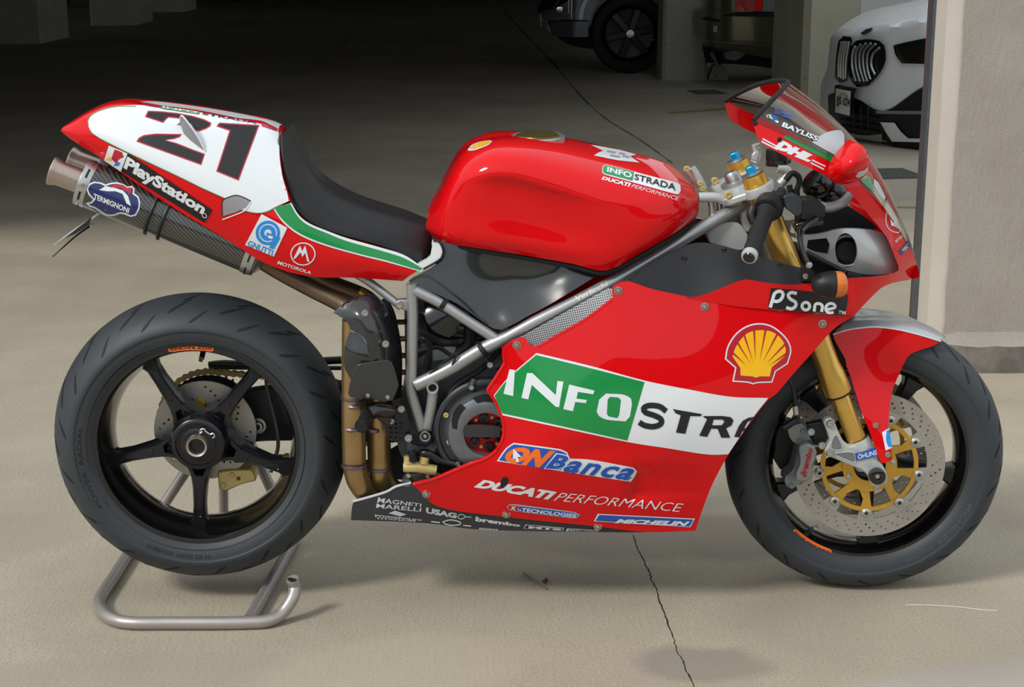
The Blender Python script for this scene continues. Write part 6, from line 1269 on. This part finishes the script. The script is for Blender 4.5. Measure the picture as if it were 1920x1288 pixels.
# front fender
crease = cW8((525, 297), (700, 243), (880, 218), (1050, 210), (1300, 240), (1550, 300), (1820, 382))
fside = cW8((525, 300), (700, 246), (880, 221), (1050, 213), (1300, 243), (1550, 303), (1820, 384), (1720, 440), (1600, 480), (1450, 540), (1380, 640), (1330, 750), (1265, 900), (1225, 1030))+cW3((1125, 640), (1115, 770), (1125, 840), (1138, 925), (1142, 960), (1120, 982), (1080, 990), (1062, 972), (1030, 880), (990, 770), (935, 630), (870, 420), (847, 365), (840, 320), (800, 250), (768, 190))
fsd = Depth([(1562, 627, -.076), (1600, 614, -.078), (1644, 613, -.078), (1720, 626, -.074), (1764, 640, -.062), (1700, 665, -.078), (1660, 720, -.092), (1600, 680, -.095), (1640, 650, -.086), (1640, 780, -.118), (1665, 800, -.120), (1655, 868, -.134), (1672, 855, -.134), (1620, 730, -.108)])
ff = panel('front_fender', fside, fsd, 'red', bike, th=.003, grid=8, step=6, key='fender', mirror=True, label='red and silver front fender')
ctop = cW8((600, 222), (740, 92), (880, 76), (1040, 70), (1290, 92), (1550, 155), (1880, 330))
loft('fender_crown', [[(u, v, fsd(u, v)) for u, v in crease], [(a[0]*.45+b_[0]*.55, a[1]*.45+b_[1]*.55-2.5, -.048) for a, b_ in zip(crease, ctop)], [(u, v, 0) for u, v in ctop]], 'silver_paint', ff, nu=5, nv=5, th=.003)
MB().tube([P(u, v+.5, fsd(u, v)-.0005) for u, v in crease], .0014, 6).build('pinstripe', 'white', ff)
fb = decal('sticker', [cW3((1075, 790), (1122, 762), (1132, 830), (1140, 890), (1098, 908))], 'fender', 'white', ff, 1, 5); decal('sticker_blue', [outline(cW3((1105, 780), (1122, 770), (1134, 840), (1138, 885), (1118, 885), (1100, 840)), 5, 30)], 'fender', 'sky_blue', fb, 2, 5)
for q in ((1033, 745), (1112, 933)): bolt(P(*cW3(q)[0], -.135 if q[0] > 1100 else -.122), .0065, ff, 'tip')
# ------------------------------------------------------------------ cockpit
cp = empty('cockpit', bike); cp['label'] = 'triple clamp, clip-on and instruments'
tri = cDd((330, 880), (345, 850), (400, 840), (470, 850), (560, 905), (640, 945), (740, 940), (765, 900), (700, 800), (560, 700), (440, 740), (390, 780))
tc_ = [P(u, v, -.07) for u, v in tri]
n_ = fdir
vs = [ftop+Vector((-.075, .01, .0))-fdir*-.012, ftop+Vector((-.06, -.018, 0))+fdir*.012, ftop+Vector((.0, -.035, 0))+fdir*.012, ftop+Vector((.04, 0, 0))+fdir*.012]
perp = Vector((fdir.z, 0, -fdir.x)); perp = perp if perp.x > 0 else -perp
pl = [(-.074, .02), (-.066, -.006), (-.045, -.012), (-.02, -.022), (0, -.034), (.03, -.02), (.036, .02), (.03, .06), (.036, .103)]
half = [ftop+perp*a+Vector((0, b, 0))+fdir*.008 for a, b in pl]; c00 = Vector((0, .103, 0))
mid_y = lambda q: Vector((q.x, -q.y, q.z))
poly = half+[mid_y(q) for q in half[::-1]]
MB().prism(poly, fdir*.016).build('triple_clamp', 'cast', cp, bevel=.004)
for s_ in (1, -1):
    q = ftop+perp*-.062+Vector((0, .008, 0))+fdir*.004; q = Vector((q.x, q.y*s_, q.z)); bolt(q+Vector((0, -.012, .004)), .008, cp, 'gold_cal')
MB().lathe([(0, -.02), (.012, -.02), (.016, -.014), (.018, .01)], Vector((ftop.x, 0, ftop.z))+perp*-.03, fdir, 20).build('stem_nut', 'alu', cp)
MB().tube([Vector((ftop.x, 0, ftop.z))+perp*-.03+fdir*k for k in (0.0, .22)], .03, 20, smooth=False).build('steering_head', 'frame', cp)
# ignition key posts and cable guides by the tank
MB().tube([P(*cDd(q)[0], -.03) for q in ((105, 745), (160, 800), (215, 870))], .008, 10).build('cable_guide', 'cast', cp); MB().tube([P(*cDd(q)[0], -.05) for q in ((150, 740), (190, 800), (240, 900))], .008, 10).build('cable_guide', 'cast', cp)
for q in ((210, 855), (228, 895), (108, 745)): bolt(P(*cDd(q)[0], -.06), .006, cp, 'gold_cal')
MB().tube([P(*cDd(q)[0], -.075) for q in ((240, 920), (285, 980), (300, 1060), (285, 1150), (250, 1230))], .0065, 10).build('breather_pipe', 'alu', cp); MB().tube([P(*cDd(q)[0], -.06) for q in ((330, 950), (355, 1010), (350, 1090), (325, 1160))], .0065, 10).build('breather_pipe', 'alu', cp)
MB().tube([P(*cDd(q)[0], -.08) for q in ((200, 960), (330, 960), (420, 990), (520, 980))], .010, 10).build('steering_damper', 'cast', cp)
plate('header_tank', cE((180, 420), (250, 365), (380, 345), (440, 370), (490, 440), (480, 540), (420, 560), (300, 530), (200, 500)), -.075, .06, 'cast', cp, bevel=.006)
plate('bracket', cE((440, 250), (520, 240), (560, 290), (500, 420), (460, 420), (440, 350)), -.065, .03, 'cast', cp, bevel=.003)
# clip-on, grip, throttle
g0, g1 = P(*cE((640, 250))[0], -.155), P(*cE((507, 585))[0], -.305); gd = (g1-g0).normalized(); gl_ = (g1-g0).length
MB().tube([g0-gd*.06, g0+gd*.02], .011, 14, smooth=False).build('clip_on', 'cast', cp)
gp = MB().lathe([(.0, .0), (.0195, 0), (.0215, .004), (.0195, .012), (.0165, .02), (.0165, gl_*.5), (.0160, gl_-.014), (.0155, gl_-.010)], g0+gd*.01, gd, 24).build('grip', 'rubber_dark', cp)
MB().lathe([(.010, gl_-.012), (.0155, gl_-.010), (.0162, gl_-.004), (.0150, gl_+.001), (.0115, gl_+.003)], g0+gd*.01, gd, 24).build('bar_end_ring', 'cast', cp); MB().lathe([(.0115, gl_+.002), (.009, gl_+.005), (0, gl_+.0065)], g0+gd*.01, gd, 20).build('bar_end', 'black_gloss', cp)
MB().lathe([(0, -.028), (.024, -.027), (.0285, -.020), (.0295, -.004), (.026, .004), (.018, .006)], g0, gd, 28).build('throttle_housing', 'plastic', cp); MB().tube([P(*cE((530, 235))[0], -.16), P(*cE((515, 290))[0], -.165), P(*cE((540, 350))[0], -.17)], .010, 10).build('throttle_housing', 'plastic', cp)
MB().tube([P(*cE((680, 160))[0], -.13), P(*cE((640, 175))[0], -.14)], .012, 10, smooth=False).build('kill_switch', 'ring_red', cp)
plate('switch_gear', cE((690, 130), (770, 120), (760, 190), (720, 240), (670, 200)), -.15, .03, 'plastic', cp, bevel=.004)
MB().tube([P(*cE((690, 210))[0], -.15), P(*cE((730, 140))[0], -.13), P(*cE((745, 110))[0], -.12)], .010, 10).build('switch_gear', 'plastic', cp)
plate('brake_master', cE((755, 150), (840, 140), (930, 190), (900, 280), (860, 310), (770, 240)), -.155, .03, 'engine', cp, bevel=.005)
plate('lever_bracket', cE((900, 170), (1000, 165), (1075, 230), (1065, 300), (960, 330), (890, 330), (900, 260)), -.16, .04, 'plastic', cp, bevel=.006)
plate('lever_pivot', cE((850, 350), (960, 330), (1060, 330), (1060, 370), (960, 400), (880, 430), (835, 400)), -.16, .03, 'black_gloss', cp, bevel=.006)
MB().tube([P(*cE(q)[0], y) for q, y in (((1000, 320), -.17), ((900, 390), -.19), ((880, 460), -.215), ((900, 560), -.245), ((935, 650), -.27))], [.008, .0075, .006, .005, .005], 10).build('brake_lever', 'black_gloss', cp)
MB().lathe([(0, -.007), (.005, -.005), (.007, 0), (.005, .005), (0, .007)], P(*cE((948, 668))[0], -.272), AX, 14).build('lever_ball', 'alu', cp)
MB().tube([P(*cDd(q)[0], -.08) for q in ((630, 560), (645, 640), (620, 700))], .009, 8).build('cable_clamp', 'cast', cp)
plate('cable_clamp', cDd((600, 640), (625, 615), (655, 625), (640, 690), (600, 680)), -.09, .01, 'cast', cp, bevel=.002); bolt(P(*cDd((645, 580))[0], -.09), .006, cp)
MB().cyl(P(*cDd((785, 720))[0], -.05), P(*cDd((785, 600))[0], -.05), .022, 20).build('reservoir', 'plastic', cp); MB().cyl(P(*cDd((800, 700))[0], -.052), P(*cDd((800, 675))[0], -.052), .026, 20).build('reservoir_cap', 'black_gloss', cp)
MB().tube([P(*cDd(q)[0], -.07) for q in ((790, 740), (850, 750), (870, 790), (810, 860))], .010, 10).build('reservoir_arm', 'cast', cp)
MB().tube([P(*cDd(q)[0], -.09) for q in ((850, 830), (900, 780), (945, 800), (955, 850), (925, 930))], .006, 8).build('cable', 'rubber_dark', cp)
MB().tube([P(*cDd(q)[0], -.10) for q in ((880, 870), (885, 900), (890, 960))], .006, 8).build('cable', 'rubber_dark', cp); MB().tube([P(*cDd(q)[0], -.10) for q in ((930, 900), (930, 950))], .008, 8).build('cable', 'plastic', cp)
# dials
for q, r_, y in (((1085, 860), .030, -.05), ((1210, 935), .026, -.04)):
    c_ = P(*cDd(q)[0], y); ax_ = Vector((.75, .25, -.6)); MB().lathe([(0, -.020), (r_*.8, -.018), (r_, -.012), (r_*1.06, .0), (r_*.95, .012), (r_*.6, .03), (0, .034)], c_, ax_, 28).build('dial', 'black_gloss', cp)
MB().tube([P(*cDd(q)[0], -.06) for q in ((1080, 1000), (1160, 1035), (1270, 1000), (1340, 930))], [.008, .012, .012, .008], 10).build('dial_bracket', 'silver_paint', cp)
plate('wiring_box', cE((930, 240), (1040, 230), (1080, 300), (1030, 390), (950, 380)), -.09, .05, 'plastic', cp, bevel=.005)
# radiator behind the front wheel
plate('radiator', [(1400, 645), (1495, 618), (1440, 728), (1380, 812), (1330, 812)], -.12, .24, 'rubber_dark', bike)
# ------------------------------------------------------------------ paddock stand
st = empty('paddock_stand', None, (-.68, .05, 0)); tag(st, 'grey tubular paddock stand under the rear wheel', 'stand'); SL = Vector(st.location); zr = .0135
g = lambda u, v, z=zr: G(u, v, z)-SL
MB().tube([g(548, 1086, .075+.012), g(553, 1100, .068), g(548, 1122, .048), g(528, 1150, .022), g(500, 1164, .0145), g(462, 1167), g(400, 1168), g(320, 1168), g(250, 1168), g(215, 1162), g(193, 1148), g(185, 1130), g(192, 1113), g(212, 1083), g(238, 1042)], zr, 18, sub=6).build('floor_tube', 'stand', st)
MB().lathe([(0, 0), (.0105, 0)], g(548, 1085.5, .0885), (0, 0, 1), 18).build('tube_bore', 'rubber_dark', st)
la = g(238, 1042); MB().tube([la, la+Vector((.01, .06, .002)), Vector((-.70, .22, .27))-SL, Vector((-.665, .225, .345))-SL], .0125, 16, smooth=False).build('upright', 'stand', st)
MB().tube([g(470, 1158), g(500, 1105), g(552, 1012)], .0135, 16, smooth=False).build('floor_rail', 'stand', st)
ra = g(552, 1012); MB().tube([ra, Vector((-.60, .235, .25))-SL, Vector((-.655, .225, .345))-SL], .0125, 16, smooth=False).build('upright', 'stand', st)
MB().tube([Vector((-.66, .225, .34))-SL, Vector((-.69, .33, .0135))-SL], .0115, 16, smooth=False).build('brace', 'stand', st)
MB().tube([la+Vector((.01, .06, .002)), Vector((-.69, .33, .0135))-SL, ra], .0125, 16, smooth=False).build('cross_tube', 'stand', st)
MB().tube([Vector((-.662, .29, .3541))-SL, Vector((-.662, .165, .3541))-SL], .0165, 18, smooth=False).build('hub_pin', 'stand', st)
